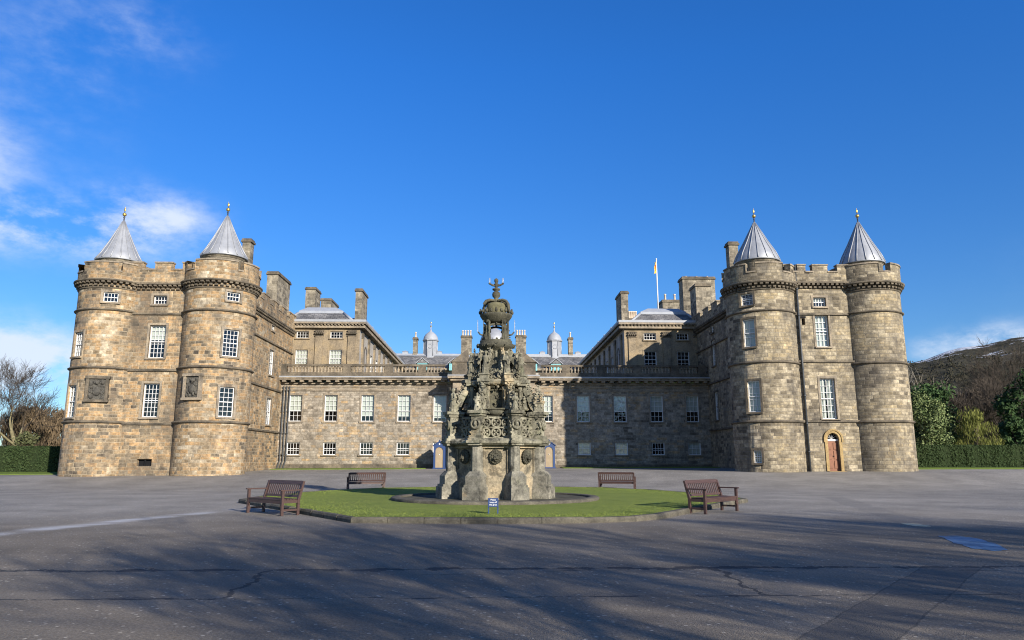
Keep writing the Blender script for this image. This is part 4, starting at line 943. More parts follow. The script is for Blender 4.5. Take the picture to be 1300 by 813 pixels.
while cnt < 60000:
    y = 17.9+21*rg.random()**1.7; x = rg.uniform(-9, 9.4)
    if not inside((x, y), LG) or math.hypot(x-FC.x, y-FC.y) < 3.75: continue
    cnt += 1; h = rg.uniform(.008, .022); a = rg.uniform(0, 2*pi); w = rg.uniform(.005, .010)*(1+(y-18)*.04); lx, ly = rg.gauss(0, .02), rg.gauss(0, .02)
    z = ZK-.008; mb.face([(x-w*cos(a), y-w*sin(a), z), (x+w*cos(a), y+w*sin(a), z), (x+lx, y+ly, z+h)])
M['blade'] = leafmat('grass_blade', (.125, .17, .035), (.205, .24, .055))
tag(mb.build('grass', M['blade'], origin=(.25, 27.5, 0), weld=False), 'short blades of turf on the lawn', 'grass', None, 'stuff')

# ------------------------------------------------------------------ puddles
def blob(name, pts, z, mat, label):
    mb = MB(); c = Vector((sum(p[0] for p in pts)/len(pts), sum(p[1] for p in pts)/len(pts))); rb = random.Random(3)
    fine = []
    for i in range(len(pts)):
        a, b = Vector(pts[i]), Vector(pts[(i+1) % len(pts)])
        for k in range(6): q = a+(b-a)*k/6; fine.append(q+Vector((rb.gauss(0, .014), rb.gauss(0, .025))))
    for i in range(len(fine)): a, b = fine[i], fine[(i+1) % len(fine)]; mb.face([(a.x, a.y, z), (b.x, b.y, z), (c.x, c.y, z)])
    o = mb.build(name, mat); tag(o, label, 'puddle', None, 'structure'); return o
def water():
    m, N, L, b = newmat('sky_painted_water', .42, .25); q = NB(N, L); L.new(q.ramp(q.noise(q.pos(), 1.6, 5, .7), [(.35, (.015, .035, .085)), (.65, (.10, .17, .29))]), b.inputs['Base Color'])  # blue of the reflected sky is painted into the base colour
    n = q.noise(q.pos(), 5, 3); q.bump(n, .8, .06, b); return m
M['water'] = water()
PUD = [(8.98, 14.78), (9.39, 14.85), (9.45, 14.33), (9.23, 13.52), (8.82, 12.59), (8.43, 12.38), (8.29, 12.71), (8.56, 13.67)]
blob('puddle', PUD, .006, M['water'], 'long puddle on the asphalt with the blue sky reflection painted in')
M['cover'] = plain('pale_concrete', (.46, .40, .27), .9, .1, 0, .25)
blob('puddle', [(9.9, 17.75), (10.2, 17.6), (10.15, 17.0), (9.95, 16.75), (9.75, 17.0), (9.75, 17.5)], .005, M['cover'], 'small pale dried puddle on the asphalt behind the blue puddle')

# ------------------------------------------------------------------ fountain
FO = thing('fountain', 'tall octagonal carved stone fountain topped by a stone crown', 'fountain', (FC.x, FC.y, .17))
def fb(mb, name, mat='fount', parent=None, ang=None, label=None):
    """part in the fountain's own frame (axis at 0,0; z is absolute height)"""
    p = parent or FO; me = mb.mesh(name, M[mat] if isinstance(mat, str) else mat)
    o = bpy.data.objects.new(name, me); COL.objects.link(o); o.parent = p; WORG[o.name] = Vector((0, 0, 0))
    if p is FO: o.location = (0, 0, -.17)
    if ang is not None: o.rotation_euler.z = ang
    return o
def spin(o, angs):
    for a in angs:
        c = dup(o, o.parent); c.rotation_euler.z = a
rf = random.Random(9)
def crocket(mb, p, s):
    for _ in range(3): mb.ball(Vector(p)+Vector((rf.gauss(0, s*.55), rf.gauss(0, s*.55), rf.gauss(0, s*.55))), s*rf.uniform(.35, .75), 6, 4, (rf.uniform(.7, 1.3), rf.uniform(.7, 1.3), rf.uniform(.7, 1.2)), 0, .2, rf)
def OCT(ap): return ap/cos(pi/8)
E8 = [pi/8+k*pi/4 for k in range(8)]; F8 = [k*pi/4 for k in range(8)]
# basin ring
mb = MB(); mb.lathe([(3.66, .1), (3.68, .2), (3.63, .24), (3.36, .25), (3.30, .22), (3.30, .12)], 0, 0, 72); fb(mb, 'basin_rim', 'kerb')
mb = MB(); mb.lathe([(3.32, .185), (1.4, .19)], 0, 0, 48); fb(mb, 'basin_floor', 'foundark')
# base
mb = MB(); mb.lathe([(OCT(1.50), .1), (OCT(1.50), .9), (OCT(1.44), .96), (OCT(1.44), 1.96)], 0, 0, 8, 0, False, pi/8); mb.lathe([(OCT(1.56), 1.9), (OCT(1.56), 2.02), (0, 2.02)], 0, 0, 8, 0, False, pi/8)
fb(mb, 'base', 'fountpanel')
def rbox(mb, r0, r1, w, z0, z1, ang=0): # box reaching outwards from the axis along -Y rotated by ang
    c = Vector((sin(ang)*(r0+r1)/2, -cos(ang)*(r0+r1)/2, (z0+z1)/2)); rd = Vector((sin(ang), -cos(ang), 0)); tg = Vector((cos(ang), sin(ang), 0)); mb.obox(c, tg, rd, UP, w, r1-r0, z1-z0)
mb = MB(); rbox(mb, 1.2, 2.12, .66, .1, .60); rbox(mb, 1.2, 2.07, .60, .601, .68); rbox(mb, 1.2, 2.0, .56, .681, .96)
for s in (-1, 1): pass
T0 = [(-.28, -2.0, .96), (.28, -2.0, .96), (.28, -1.4, .96), (-.28, -1.4, .96)]; T1 = [(-.18, -1.86, 1.12), (.18, -1.86, 1.12), (.18, -1.4, 1.12), (-.18, -1.4, 1.12)]
for i in range(4): j = (i+1) % 4; mb.face([T0[i], T0[j], T1[j], T1[i]])
mb.prism([(-.19, -1.5), (-.17, -1.72), (-.09, -1.84), (.09, -1.84), (.17, -1.72), (.17, -1.5)], 1.1, 2.0)
b0 = fb(mb, 'buttress', 'fountbase', ang=E8[0]); spin(b0, E8[1:])
# moulding
mb = MB(); pr = [(1.60, 1.98), (1.72, 2.0), (1.80, 2.06), (1.80, 2.14), (1.70, 2.21), (1.5, 2.23)]
mb.lathe([(OCT(a)-.0, z) for a, z in pr], 0, 0, 8, 0, False, pi/8)
for a in E8:
    rd, tg = Vector((sin(a), -cos(a), 0)), Vector((cos(a), sin(a), 0))
    for r1, w, z0, z1 in ((1.93, .46, 1.985, 2.06), (1.99, .54, 2.061, 2.15), (1.94, .46, 2.151, 2.23)): rbox(mb, 1.5, r1, w, z0, z1, a)
fb(mb, 'moulding')
# lion masks
def lion():
    mb = MB(); rn = random.Random(2); y = -1.46; z = 1.62
    mb.ball((0, y-.02, z), .2, 12, 8, (1, .65, 1.1)); mb.ball((0, y-.14, z-.05), .11, 10, 6, (1, .9, .8)); mb.ball((0, y-.21, z-.02), .045, 8, 5)
    for s in (-1, 1): mb.ball((s*.08, y-.14, z+.06), .03, 6, 4); mb.ball((s*.06, y-.2, z-.07), .05, 8, 5); mb.ball((s*.15, y-.06, z+.17), .055, 6, 4)
    mb.ball((0, y-.14, z-.15), .06, 8, 5, (1, .8, .6))
    for k in range(34):
        a = 2*pi*k/17; rr = .22 if k < 17 else .155; mb.ball((rr*sin(a), y-.06-(.03 if k >= 17 else 0), z+rr*1.1*cos(a)), rn.uniform(.045, .07), 6, 4, (1, .8, 1), 0, .15, rn)
    mb.v = [(v[0]*.85, v[1], 1.6+(v[2]-1.62)*.85) for v in mb.v]
    return mb
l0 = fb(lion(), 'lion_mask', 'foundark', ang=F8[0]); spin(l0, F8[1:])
# recessed panel frame on each face of the base
mb = MB()
for s in (-1, 1): mb.obox(Vector((s*.40, -1.46, 1.46)), Vector((1, 0, 0)), Vector((0, 1, 0)), UP, .05, .07, .92)
mb.obox(Vector((0, -1.46, 1.90)), Vector((1, 0, 0)), Vector((0, 1, 0)), UP, .81, .07, .05); p0 = fb(mb, 'panel_frame', 'fountpanel', ang=0); spin(p0, F8[1:])
# tier 1: drum with pierced tracery
mb = MB(); mb.lathe([(OCT(1.28), 2.2), (OCT(1.28), 2.98), (OCT(1.15), 3.02), (0, 3.02)], 0, 0, 8, 0, False, pi/8); fb(mb, 'drum', 'foundark')  # dark stone paints in the shade behind the tracery
mb = MB(); X = Vector((1, 0, 0))
for i in (-1, 0, 1):
    for k in (0, 1):
        c = Vector((i*.36, -1.385, 2.42+.34*k))
        mb.ring(c, X, UP, .15, .04, 14, 5)
        for q in range(4): a = pi/2*q+pi/4; mb.ball(c+X*.075*cos(a)+UP*.075*sin(a), .045, 6, 4, (1, .6, 1))
        mb.ball(c-Vector((0, .02, 0)), .035, 6, 4)
for zz in (2.24, 2.59, 2.93): mb.obox(Vector((0, -1.38, zz)), X, Vector((0, 1, 0)), UP, 1.1, .07, .05)
t0 = fb(mb, 'tracery_panel', ang=0); spin(t0, F8[1:])
# corner piers with medallions
mb = MB(); rbox(mb, 1.3, 1.80, .34, 2.22, 2.98); rbox(mb, 1.3, 1.88, .44, 2.22, 2.32); rbox(mb, 1.3, 1.86, .42, 2.98, 3.06); rbox(mb, 1.3, 1.94, .5, 3.06, 3.16)

for k_ in range(12): crocket(mb, (rf.choice((-.19, .19)), -rf.uniform(1.5, 1.84), rf.uniform(2.35, 2.95)), .06)
cp = fb(mb, 'corner_pier', ang=E8[0])
mb = MB(); c = Vector((0, -1.84, 2.7)); mb.ring(c, X, UP, .15, .04, 16, 6); mb.ball(c+Vector((0, .0, .01)), .085, 9, 6, (.85, .9, 1.15)); mb.ball(c+Vector((0, -.06, 0)), .025, 6, 4); mb.ball(c+Vector((0, .02, .07)), .08, 8, 5, (1, .8, .7))
mb.ball(c-Vector((0, -.02, .09)), .09, 8, 5, (1.2, .6, .6))
fb(mb, 'medallion', 'fount', cp)
spin(cp, E8[1:])
# --- carved figures: one continuous remeshed body each, reused
def solidify_lumps(mb, name, voxel, mat):
    me = mb.mesh(name+'_tmp', mat); o = bpy.data.objects.new(name+'_tmp', me); COL.objects.link(o)
    md = o.modifiers.new('r', 'REMESH'); md.mode = 'VOXEL'; md.voxel_size = voxel; md.use_smooth_shade = True
    dg = bpy.context.evaluated_depsgraph_get(); dg.update(); out = bpy.data.meshes.new_from_object(o.evaluated_get(dg)); out.name = name
    bpy.data.objects.remove(o); out.materials.clear(); out.materials.append(mat); return out
def figure(kind, seed):
    """robed stone figure 1 m tall facing -Y"""
    rn = random.Random(seed); mb = MB()
    mb.lathe([(.0, .0), (.17, .0), (.17, .05), (0, .05)], 0, 0, 12)
    mb.lathe([(0, .03), (.165, .04), (.15, .2), (.125, .42), (.10, .52), (.125, .66), (.13, .74), (.07, .80), (.045, .83), (0, .84)], 0, 0, 14)
    for k in range(9):
        a = 2*pi*k/9+rn.uniform(-.2, .2); mb.tube([(.155*sin(a), -.155*cos(a), .04), (.13*sin(a+.1), -.13*cos(a+.1), .3), (.09*sin(a+.15), -.09*cos(a+.15), .55)], [.03, .022, .014], 6)
    mb.ball((0, -.01, .9), .068, 10, 8, (.9, 1, 1.15)); mb.ball((0, .015, .93), .072, 10, 7, (1, 1, .9)); mb.ball((0, -.08, .895), .016, 6, 4); mb.tube([(0, 0, .78), (0, -.005, .88)], .04, 8)
    for s in (-1, 1):
        sh = Vector((s*.125, 0, .745))
        if kind == 0: el, ha = Vector((s*.19, -.03, .59)), Vector((s*.08, -.15, .57))
        elif kind == 1: el, ha = Vector((s*.20, .0, .58)), (Vector((s*.22, -.12, .50)) if s > 0 else Vector((-.23, -.06, .82)))
        else: el, ha = Vector((s*.2, -.04, .6)), Vector((s*.03, -.13, .66))
        mb.tube([sh, el, ha], [.052, .042, .028], 8); mb.ball(ha, .034, 7, 5); mb.ball(sh, .06, 8, 6)
    if kind == 0: mb.ball((0, -.15, .5), .11, 10, 6, (.9, .35, 1.3))                       # shield
    if kind == 1: mb.tube([(-.23, -.08, .05), (-.23, -.07, 1.02)], .02, 6); mb.ball((-.23, -.07, 1.02), .04, 6, 5); mb.lathe([(.09, .93), (.085, .97), (.05, 1.0), (0, 1.01)], 0, 0, 10)
    if kind == 2: mb.tube([(.05, -.13, .66), (.12, -.16, .4)], .03, 6); mb.lathe([(.075, .95), (.085, 1.0), (.0, .99)], 0, 0, 8); mb.ball((0, .06, .6), .13, 10, 7, (1, .5, 1.4))
    return solidify_lumps(mb, 'statue', .013, M['fount'])
FIG = [figure(k, 20+k) for k in range(3)]
def place_fig(me, r, ang, z, h, mat=None, turn=0, name='statue'):
    if mat and me.materials[0] != M[mat]: me = me.copy(); me.materials[0] = M[mat]
    o = bpy.data.objects.new(name, me); COL.objects.link(o); o.parent = FO; WORG[o.name] = Vector((0, 0, 0))
    o.location = (r*sin(ang), -r*cos(ang), z-.17); o.rotation_euler.z = ang+turn; o.scale = (h, h, h); return o
def pinnacle(r, z0, z1, w):
    mb = MB(); h = z1-z0; rbox(mb, r-w/2, r+w/2, w, z0, z0+h*.34); rbox(mb, r-w*.6, r+w*.6, w*1.2, z0+h*.34, z0+h*.4)
    mb.lathe([(w*.62, z0+h*.4), (w*.12, z1-.08), (0, z1-.02)], 0, -r, 4, 0, False, pi/4)
    for k in range(5):
        t = k/5; rr = w*.55*(1-t)+.05; z = z0+h*(.44+.5*t)
        for a in range(4): crocket(mb, (rr*sin(a*pi/2+pi/4), -r-rr*cos(a*pi/2+pi/4), z), .06*(1-.4*t))
    for a in range(4): crocket(mb, (w*.6*sin(a*pi/2+pi/4), -r-w*.6*cos(a*pi/2+pi/4), z0+h*.2), .06)
    crocket(mb, (0, -r, z1-.04), .06); return mb
# tier 1 tops: statues and crocketed pinnacles in turn
alt = [0, 1, 1, 0, 1, 0, 0, 1]   # by corner: 0 pinnacle, 1 statue
pin = None
for k, a in enumerate(E8):
    if k in (6,): place_fig(FIG[1], 1.64, a, 3.15, .85)
    elif k in (7, 0, 3): place_fig(FIG[0 if k else 2], 1.70, a, 3.15, .62 if k in (7, 0) else .8)
    else:
        if pin is None: pin = fb(pinnacle(1.66, 3.15, 4.05, .26), 'pinnacle', ang=a)
        else: c = dup(pin, FO); c.rotation_euler.z = a
# flying buttresses with crockets
mb = MB(); pts = [Vector((0, -1.62, 3.2)), Vector((0, -1.45, 3.42)), Vector((0, -1.30, 3.75)), Vector((0, -1.12, 4.05)), Vector((0, -.95, 4.2))]
for p, q in zip(pts, pts[1:]):
    d = (q-p).normalized(); mb.obox((p+q)/2, X, d, X.cross(d), .17, (q-p).length+.05, .22)
for i in range(12):
    t = i/11*(len(pts)-1); k = min(int(t), len(pts)-2); p = pts[k]+(pts[k+1]-pts[k])*(t-k)
    for s in (-1, 1): crocket(mb, p+Vector((s*.07, -.10, .08)), .07)
fbz = fb(mb, 'flying_buttress', ang=E8[0]); spin(fbz, E8[1:])
# foliate cresting over the tracery, and dark sill brackets
mb = MB()
for i in range(9):
    if abs(i-4) > 1: crocket(mb, (-.52+.13*i, -1.36, 3.06+.05*(i % 2)), .075)
cr = fb(mb, 'cresting', ang=0); spin(cr, F8[1:])
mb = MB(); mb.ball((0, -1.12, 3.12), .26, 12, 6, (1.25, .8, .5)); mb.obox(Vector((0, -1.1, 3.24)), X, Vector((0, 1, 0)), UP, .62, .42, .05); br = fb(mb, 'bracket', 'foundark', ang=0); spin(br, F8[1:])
# tier 2: open drum with niches and colonnettes
mb = MB(); mb.lathe([(OCT(.74), 3.0), (OCT(.74), 4.15)], 0, 0, 8, 0, False, pi/8); fb(mb, 'drum', 'foundark')  # drum darkened in colour so the carving before it looks undercut
mb = MB(); mb.face([(-.2, -.745, 3.3), (.2, -.745, 3.3), (.2, -.745, 3.8), (0, -.745, 4.0), (-.2, -.745, 3.8)])
for i in range(7): crocket(mb, (-.24+.08*i, -.87, 3.92+.14*(1-abs(i-3)/3)), .05)
for i in range(5): crocket(mb, (rf.uniform(-.12, .12), -.77, 3.35+.09*i), .06)
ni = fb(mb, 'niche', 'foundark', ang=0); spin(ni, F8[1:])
mb = MB(); 
for s in (-1, 1): mb.lathe([(.075, 3.05), (.075, 3.12), (.048, 3.16), (.046, 3.85), (.085, 3.98), (.085, 4.05)], s*.28, -.93, 8)
co = fb(mb, 'colonnette', ang=0); spin(co, F8[1:])
mb = MB(); rbox(mb, .8, 1.06, .22, 3.02, 3.9); 
for k in range(8): crocket(mb, (rf.uniform(-.1, .1), -1.09, 3.15+.1*k), .07)
pr_ = fb(mb, 'corner_pier', ang=E8[0]); spin(pr_, E8[1:])
for k in (0, 7, 1): place_fig(FIG[(k+1) % 3], 1.12, E8[k], 3.22, .66)
# tier 2 cornice with corbel heads
mb = MB(); mb.lathe([(OCT(.9), 4.08), (OCT(1.02), 4.14), (OCT(1.06), 4.24), (OCT(.98), 4.3), (0, 4.3)], 0, 0, 8, 0, False, pi/8)
for a in E8: rbox(mb, .8, 1.22, .34, 4.1, 4.2, a); rbox(mb, .8, 1.27, .40, 4.2, 4.32, a)
for k in range(16):
    a = k*pi/8; rr = 1.05 if k % 2 == 0 else 1.18; crocket(mb, (rr*sin(a), -rr*cos(a), 4.08), .085)
fb(mb, 'cornice')
for k, a in enumerate(E8):
    place_fig(FIG[k % 3], .97, a, 4.5, .82, None, rf.uniform(-.3, .3))
mb = MB(); rbox(mb, .78, 1.15, .32, 4.32, 4.45); rbox(mb, .76, 1.19, .36, 4.45, 4.51); pd = fb(mb, 'pedestal', ang=E8[0]); spin(pd, E8[1:])
mb = MB()
for i in range(22): crocket(mb, (rf.uniform(-.28, .28), -.97, 4.33+rf.random()*.34), .055)
pc = fb(mb, 'pierced_parapet', ang=0); spin(pc, F8[1:])
# tier 3: inner shaft, leaning crocketed ribs, rear pinnacles
mb = MB(); mb.lathe([(.52, 4.25), (.50, 4.4), (.40, 4.5), (.40, 5.35), (.5, 5.45)], 0, 0, 16)
for k in range(8): a = k*pi/4; mb.lathe([(.07, 4.5), (.055, 4.55), (.055, 5.3), (.09, 5.4)], .38*sin(a), -.38*cos(a), 8)
fb(mb, 'shaft')
mb = MB(); pts = [Vector((0, -.92, 4.75)), Vector((0, -.72, 5.0)), Vector((0, -.58, 5.3)), Vector((0, -.46, 5.5))]
for p, q in zip(pts, pts[1:]):
    d = (q-p).normalized(); mb.obox((p+q)/2, X, d, X.cross(d), .12, (q-p).length+.04, .15)
for i in range(9):
    t = i/8*(len(pts)-1); k = min(int(t), len(pts)-2); p = pts[k]+(pts[k+1]-pts[k])*(t-k); crocket(mb, p+Vector((0, -.06, .07)), .075)
ri = fb(mb, 'rib', ang=E8[0]); spin(ri, E8[1:])
mb = pinnacle(.78, 4.3, 5.5, .26); pn = fb(mb, 'pinnacle', ang=pi/2); spin(pn, [-pi/2, pi*.75, -pi*.75])
# lantern base
mb = MB(); mb.lathe([(.48, 5.42), (.56, 5.5), (.66, 5.56), (.66, 5.68), (.58, 5.72), (.60, 5.80), (0, 5.82)], 0, 0, 16)
for k in range(14): a = 2*pi*k/14; crocket(mb, (.66*sin(a), -.66*cos(a), 5.6), .075)
fb(mb, 'lantern_base', 'foundark')
# lantern: paired figures at the four corners carry the crown
for a in (pi/4, -pi/4, 3*pi/4, -3*pi/4):
    place_fig(FIG[1], .44, a, 5.8, .72, 'foundark'); mb = MB(); mb.lathe([(.075, 5.8), (.06, 5.88), (.055, 6.4), (.10, 6.5), (.10, 6.56)], .40*sin(a), -.40*cos(a), 8); mb.lathe([(.045, 5.8), (.045, 6.5)], .5*sin(a+.25), -.5*cos(a+.25), 6); fb(mb, 'lantern_column', 'foundark')
mb = MB()
for q in range(4):
    a = q*pi/2; tg = Vector((cos(a), sin(a), 0)); c = Vector((sin(a), -cos(a), 0))*.33
    mb.tube([c+tg*.28*cos(pi*i/8)+UP*(6.28+.12*sin(pi*i/8)) for i in range(9)], .045, 6)
    crocket(mb, c+UP*6.42, .05)
for k in range(16): a = 2*pi*k/16; crocket(mb, (.46*sin(a), -.46*cos(a), 5.86), .06)
fb(mb, 'lantern_arch', 'foundark')
# side lamps on brackets
for s in (-1, 1):
    mb = MB(); mb.tube([(s*.45, -.2, 6.0), (s*.58, -.22, 6.02), (s*.66, -.22, 6.12)], [.04, .03, .03], 6); L0 = fb(mb, 'lamp_bracket', 'foundark')
    mb = MB(); mb.lathe([(.03, 6.12), (.045, 6.2), (.035, 6.3), (.03, 6.42), (.02, 6.56), (0, 6.6)], s*.68, -.22, 8); mb.v = [(s*.68+(v[0]-s*.68)*.6, v[1], v[2]) for v in mb.v]; fb(mb, 'lamp', 'lampglass', L0)
# crown
mb = MB(); mb.lathe([(.0, 6.44), (.36, 6.46), (.46, 6.54), (.56, 6.68), (.60, 6.74), (.60, 6.80), (.52, 6.82), (0, 6.82)], 0, 0, 32)
for k in range(20):
    a = 2*pi*k/20; mb.ball((.60*sin(a), -.60*cos(a), 6.88), .055, 6, 4, (1, 1, 1.4)); 
    if k % 2 == 0: mb.ball((.61*sin(a), -.61*cos(a), 6.96), .035, 6, 4)
fb(mb, 'crown_ring', 'foundark')
mb = MB(); mb.lathe([(.35, 6.8), (.38, 6.94), (.38, 7.1), (.33, 7.21), (.2, 7.26), (0, 7.27)], 0, 0, 24); fb(mb, 'crown_cap', 'moss')
mb = MB()
for k in range(4):
    a = (R(62), R(118), -R(62), -R(118))[k]; P_ = [(.50, 6.82), (.52, 7.02), (.50, 7.17), (.42, 7.29), (.27, 7.35), (.12, 7.35), (0.03, 7.32)]; mb.tube([(r*sin(a), -r*cos(a), z) for r, z in P_], [.055, .06, .06, .058, .055, .05, .05], 7)
fb(mb, 'crown_arch', 'foundark')
mb = MB(); mb.lathe([(.06, 7.3), (.09, 7.4), (.07, 7.43), (.14, 7.5), (.155, 7.57), (.14, 7.65), (.08, 7.70), (.06, 7.72), (.14, 7.75), (.15, 7.8), (.08, 7.82), (.05, 7.86)], 0, 0, 18)
mb.lathe([(.05, 7.84), (.06, 7.9), (.095, 7.98), (.05, 8.02), (.06, 8.05), (.08, 8.1), (.07, 8.17), (.0, 8.22)], 0, 0, 12)
for s in (-1, 1): mb.tube([(0, 0, 7.92), (s*.14, 0, 7.94), (s*.25, 0, 8.0)], [.05, .04, .035], 6); mb.ball((s*.25, 0, 8.01), .045, 6, 4)
ob = fb(mb, 'finial', 'foundark')
for s in (-1, 1): mb = MB(); mb.lathe([(.03, 8.04), (.035, 8.1), (.03, 8.22), (0, 8.23)], s*.25, 0, 8); fb(mb, 'lamp', 'lampglass', ob)

# ------------------------------------------------------------------ sign on the lawn
SG = thing('lawn_sign', 'small blue sign asking to keep off the grass before the fountain', 'sign', (.09, 19.35, ZK))
mb = MB(); mb.box(-.135, .135, -.015, .015, .17, .39); mb.v = [(v[0]+.09, v[1]+19.35, v[2]+ZK) for v in mb.v]; bd = mb.build('board', M['blue'], SG)
for s in (-1, 1): mb = MB(); mb.box(s*.12-.017, s*.12+.017, .0165, .045, -.02, .39); mb.v = [(v[0]+.09, v[1]+19.35, v[2]+ZK) for v in mb.v]; mb.build('leg', M['blue'], SG)
def text(s, size, loc, parent, mat):
    cu = bpy.data.curves.new('lettering', 'FONT'); cu.body = s; cu.size = size; cu.align_x = 'CENTER'; cu.extrude = .001
    o = bpy.data.objects.new('lettering', cu); COL.objects.link(o); dg = bpy.context.evaluated_depsgraph_get(); dg.update(); me = bpy.data.meshes.new_from_object(o.evaluated_get(dg)); bpy.data.objects.remove(o)
    me.materials.clear(); me.materials.append(mat); t = bpy.data.objects.new('lettering', me); COL.objects.link(t); t.parent = parent; t.location = Vector(loc)-WORG[parent.name]; t.rotation_euler = (pi/2, 0, 0); WORG[t.name] = Vector(loc)
for i, s in enumerate(('Please', 'keep off', 'the grass')): text(s, .056, (.09, 19.35-.0185, ZK+.33-.062*i), bd, M['signtext'])

# ------------------------------------------------------------------ benches
def bench():
    t = thing('park_bench', 'x', 'bench'); L_ = 1.9; H = .91; Dp = .56
    def part(mb, name, par=t): return mb.build(name, M['teak'], par, origin=(0, 0, 0))
    for s in (-1, 1):
        x = s*(L_/2-.035)
        mb = MB(); mb.box(x-.035, x+.035, -Dp/2, -Dp/2+.07, 0, .66); part(mb, 'leg')
        mb = MB(); y = Dp/2; mb.face([(x-.035, y-.07, 0), (x+.035, y-.07, 0), (x+.035, y-.07, .4), (x-.035, y-.07, .4)]); 
        pr = [(y-.07, 0), (y, 0), (y, .40), (y+.14, H), (y+.08, H), (y-.07, .42)]
        mb = MB()
        for i in range(6): a, b = pr[i], pr[(i+1) % 6]; mb.face([(x-.035, a[0], a[1]), (x+.035, a[0], a[1]), (x+.035, b[0], b[1]), (x-.035, b[0], b[1])])
        mb.face([(x-.035, *p) for p in pr]); mb.face([(x+.035, *p) for p in pr]); part(mb, 'leg')
        mb = MB(); mb.box(x-.045, x+.045, -Dp/2-.05, Dp/2+.055, .66, .695); part(mb, 'armrest')
        mb = MB(); mb.box(x-.02, x+.02, -Dp/2+.07, Dp/2-.07, .12, .17); mb.box(x-.024, x+.024, -Dp/2+.07, Dp/2-.07, .33, .41); part(mb, 'stretcher')
    mb = MB()
    for i in range(6): y = -Dp/2+.0+.092*i; mb.box(-L_/2+.07 if 0 < i else -L_/2+.07, L_/2-.07, y, y+.072, .412, .437)
    mb.box(-L_/2+.07, L_/2-.07, -Dp/2+.01, -Dp/2+.04, .31, .41); mb.box(-L_/2+.07, L_/2-.07, Dp/2-.09, Dp/2-.06, .33, .41)
    for s in (-1, 1):
        for k in range(4): mb.box(s*(L_/2-.09)-.02-.0*k, s*(L_/2-.09)+.02, -Dp/2+.012, -Dp/2+.038, .31-.03*(k+1), .31-.03*k) if k < 3 else None
    part(mb, 'seat')
    mb = MB(); sl_ = .14/.53
    def bk(z): return Dp/2-.03+max(0, (z-.40))*sl_
    def rail(z0, z1): 
        c = Vector((0, (bk(z0)+bk(z1))/2, (z0+z1)/2)); d = Vector((0, bk(z1)-bk(z0), z1-z0)).normalized(); mb.obox(c, Vector((1, 0, 0)), Vector((1, 0, 0)).cross(d), d, L_-.14, .032, (z1-z0)*1.03)
    rail(.82, .92); rail(.47, .53)
    n = 17
    for i in range(n):
        x = -L_/2+.07+(L_-.14)*(i+.5)/n; c = Vector((x, (bk(.53)+bk(.82))/2, .675)); d = Vector((0, bk(.82)-bk(.53), .29)).normalized()
        mb.obox(c, Vector((1, 0, 0)), Vector((1, 0, 0)).cross(d), d, .05, .018, .31)
    part(mb, 'backrest'); return t
def put(o, x, y, facing, label):
    """facing = direction the sitter looks"""
    o.location = (x, y, gz(x, y)); o.rotation_euler.z = math.atan2(facing[1], facing[0])+pi/2; tag(o, label, None, 'slatted benches around the lawn')
b1 = bench(); put(b1, -6.15, 21.35, (-.69, -.72), 'dark slatted bench at the left front edge of the lawn')
b2 = dup(b1); put(b2, 6.55, 21.65, (.69, -.72), 'purplish brown bench at the right front edge of the lawn')
b3 = dup(b1); put(b3, -6.4, 38.6, (-.30, .95), 'bench seen from behind across the lawn, left of the fountain')
b4 = dup(b1); put(b4, 6.7, 38.9, (.30, .95), 'bench seen from behind across the lawn, right of the fountain')
for b, f in ((b3, 0), (b4, 0)): pass

# ------------------------------------------------------------------ planting
def bare_tree(name, x, y, h, seed, label, bark, twig, spread=.55, levels=6, group=None, lean=0, z=None, trunk_r=None, dens=3, first=.28, twig_r=.012):
    rn = random.Random(seed); z0 = gz(x, y) if z is None else z
    t = thing(name, label, 'tree', (x, y, z0), group); A, B = MB(), MB()
    def grow(p, d, L_, r, lv):
        n = 3 if lv > 2 else 4; pts = [p]; rad = [r]; q = p; dd = d
        for i in range(n):
            dd = (dd+Vector((rn.gauss(0, .13), rn.gauss(0, .13), rn.gauss(0, .09)+.04))).normalized(); q = q+dd*L_/n; pts.append(q); rad.append(max(twig_r*.6, r*(1-.42*(i+1)/n)))
        mb = A if lv <= 1 else B; mb.tube(pts, rad, 7 if lv == 0 else (5 if lv <= 2 else 3), 0, lv <= 2, False)
        if lv >= levels: return
        k = dens if lv else dens+1
        for i in range(k+(1 if lv > 1 else 0)):
            f = 1.0 if i == 0 else rn.uniform(.35, .98); idx = f*n; a = int(min(idx, n-1e-3)); bp = pts[a]+(pts[a+1]-pts[a])*(idx-a)
            ax = Vector((rn.gauss(0, 1), rn.gauss(0, 1), rn.gauss(0, .5))); ax = (ax-dd*ax.dot(dd)).normalized()
            an = rn.uniform(.3, .75)*spread*1.7 if i else rn.uniform(.05, .3)
            nd = (dd*cos(an)+ax*sin(an)).normalized(); grow(bp, nd, L_*rn.uniform(.62, .86), max(twig_r, rad[-1]*rn.uniform(.55, .9)), lv+1)
    grow(Vector((x, y, z0-.1)), Vector((lean, 0, 1)).normalized(), h*first, trunk_r or h*.022, 0)
    A.build('trunk', bark, t); B.build('crown', twig, t, weld=False); return t
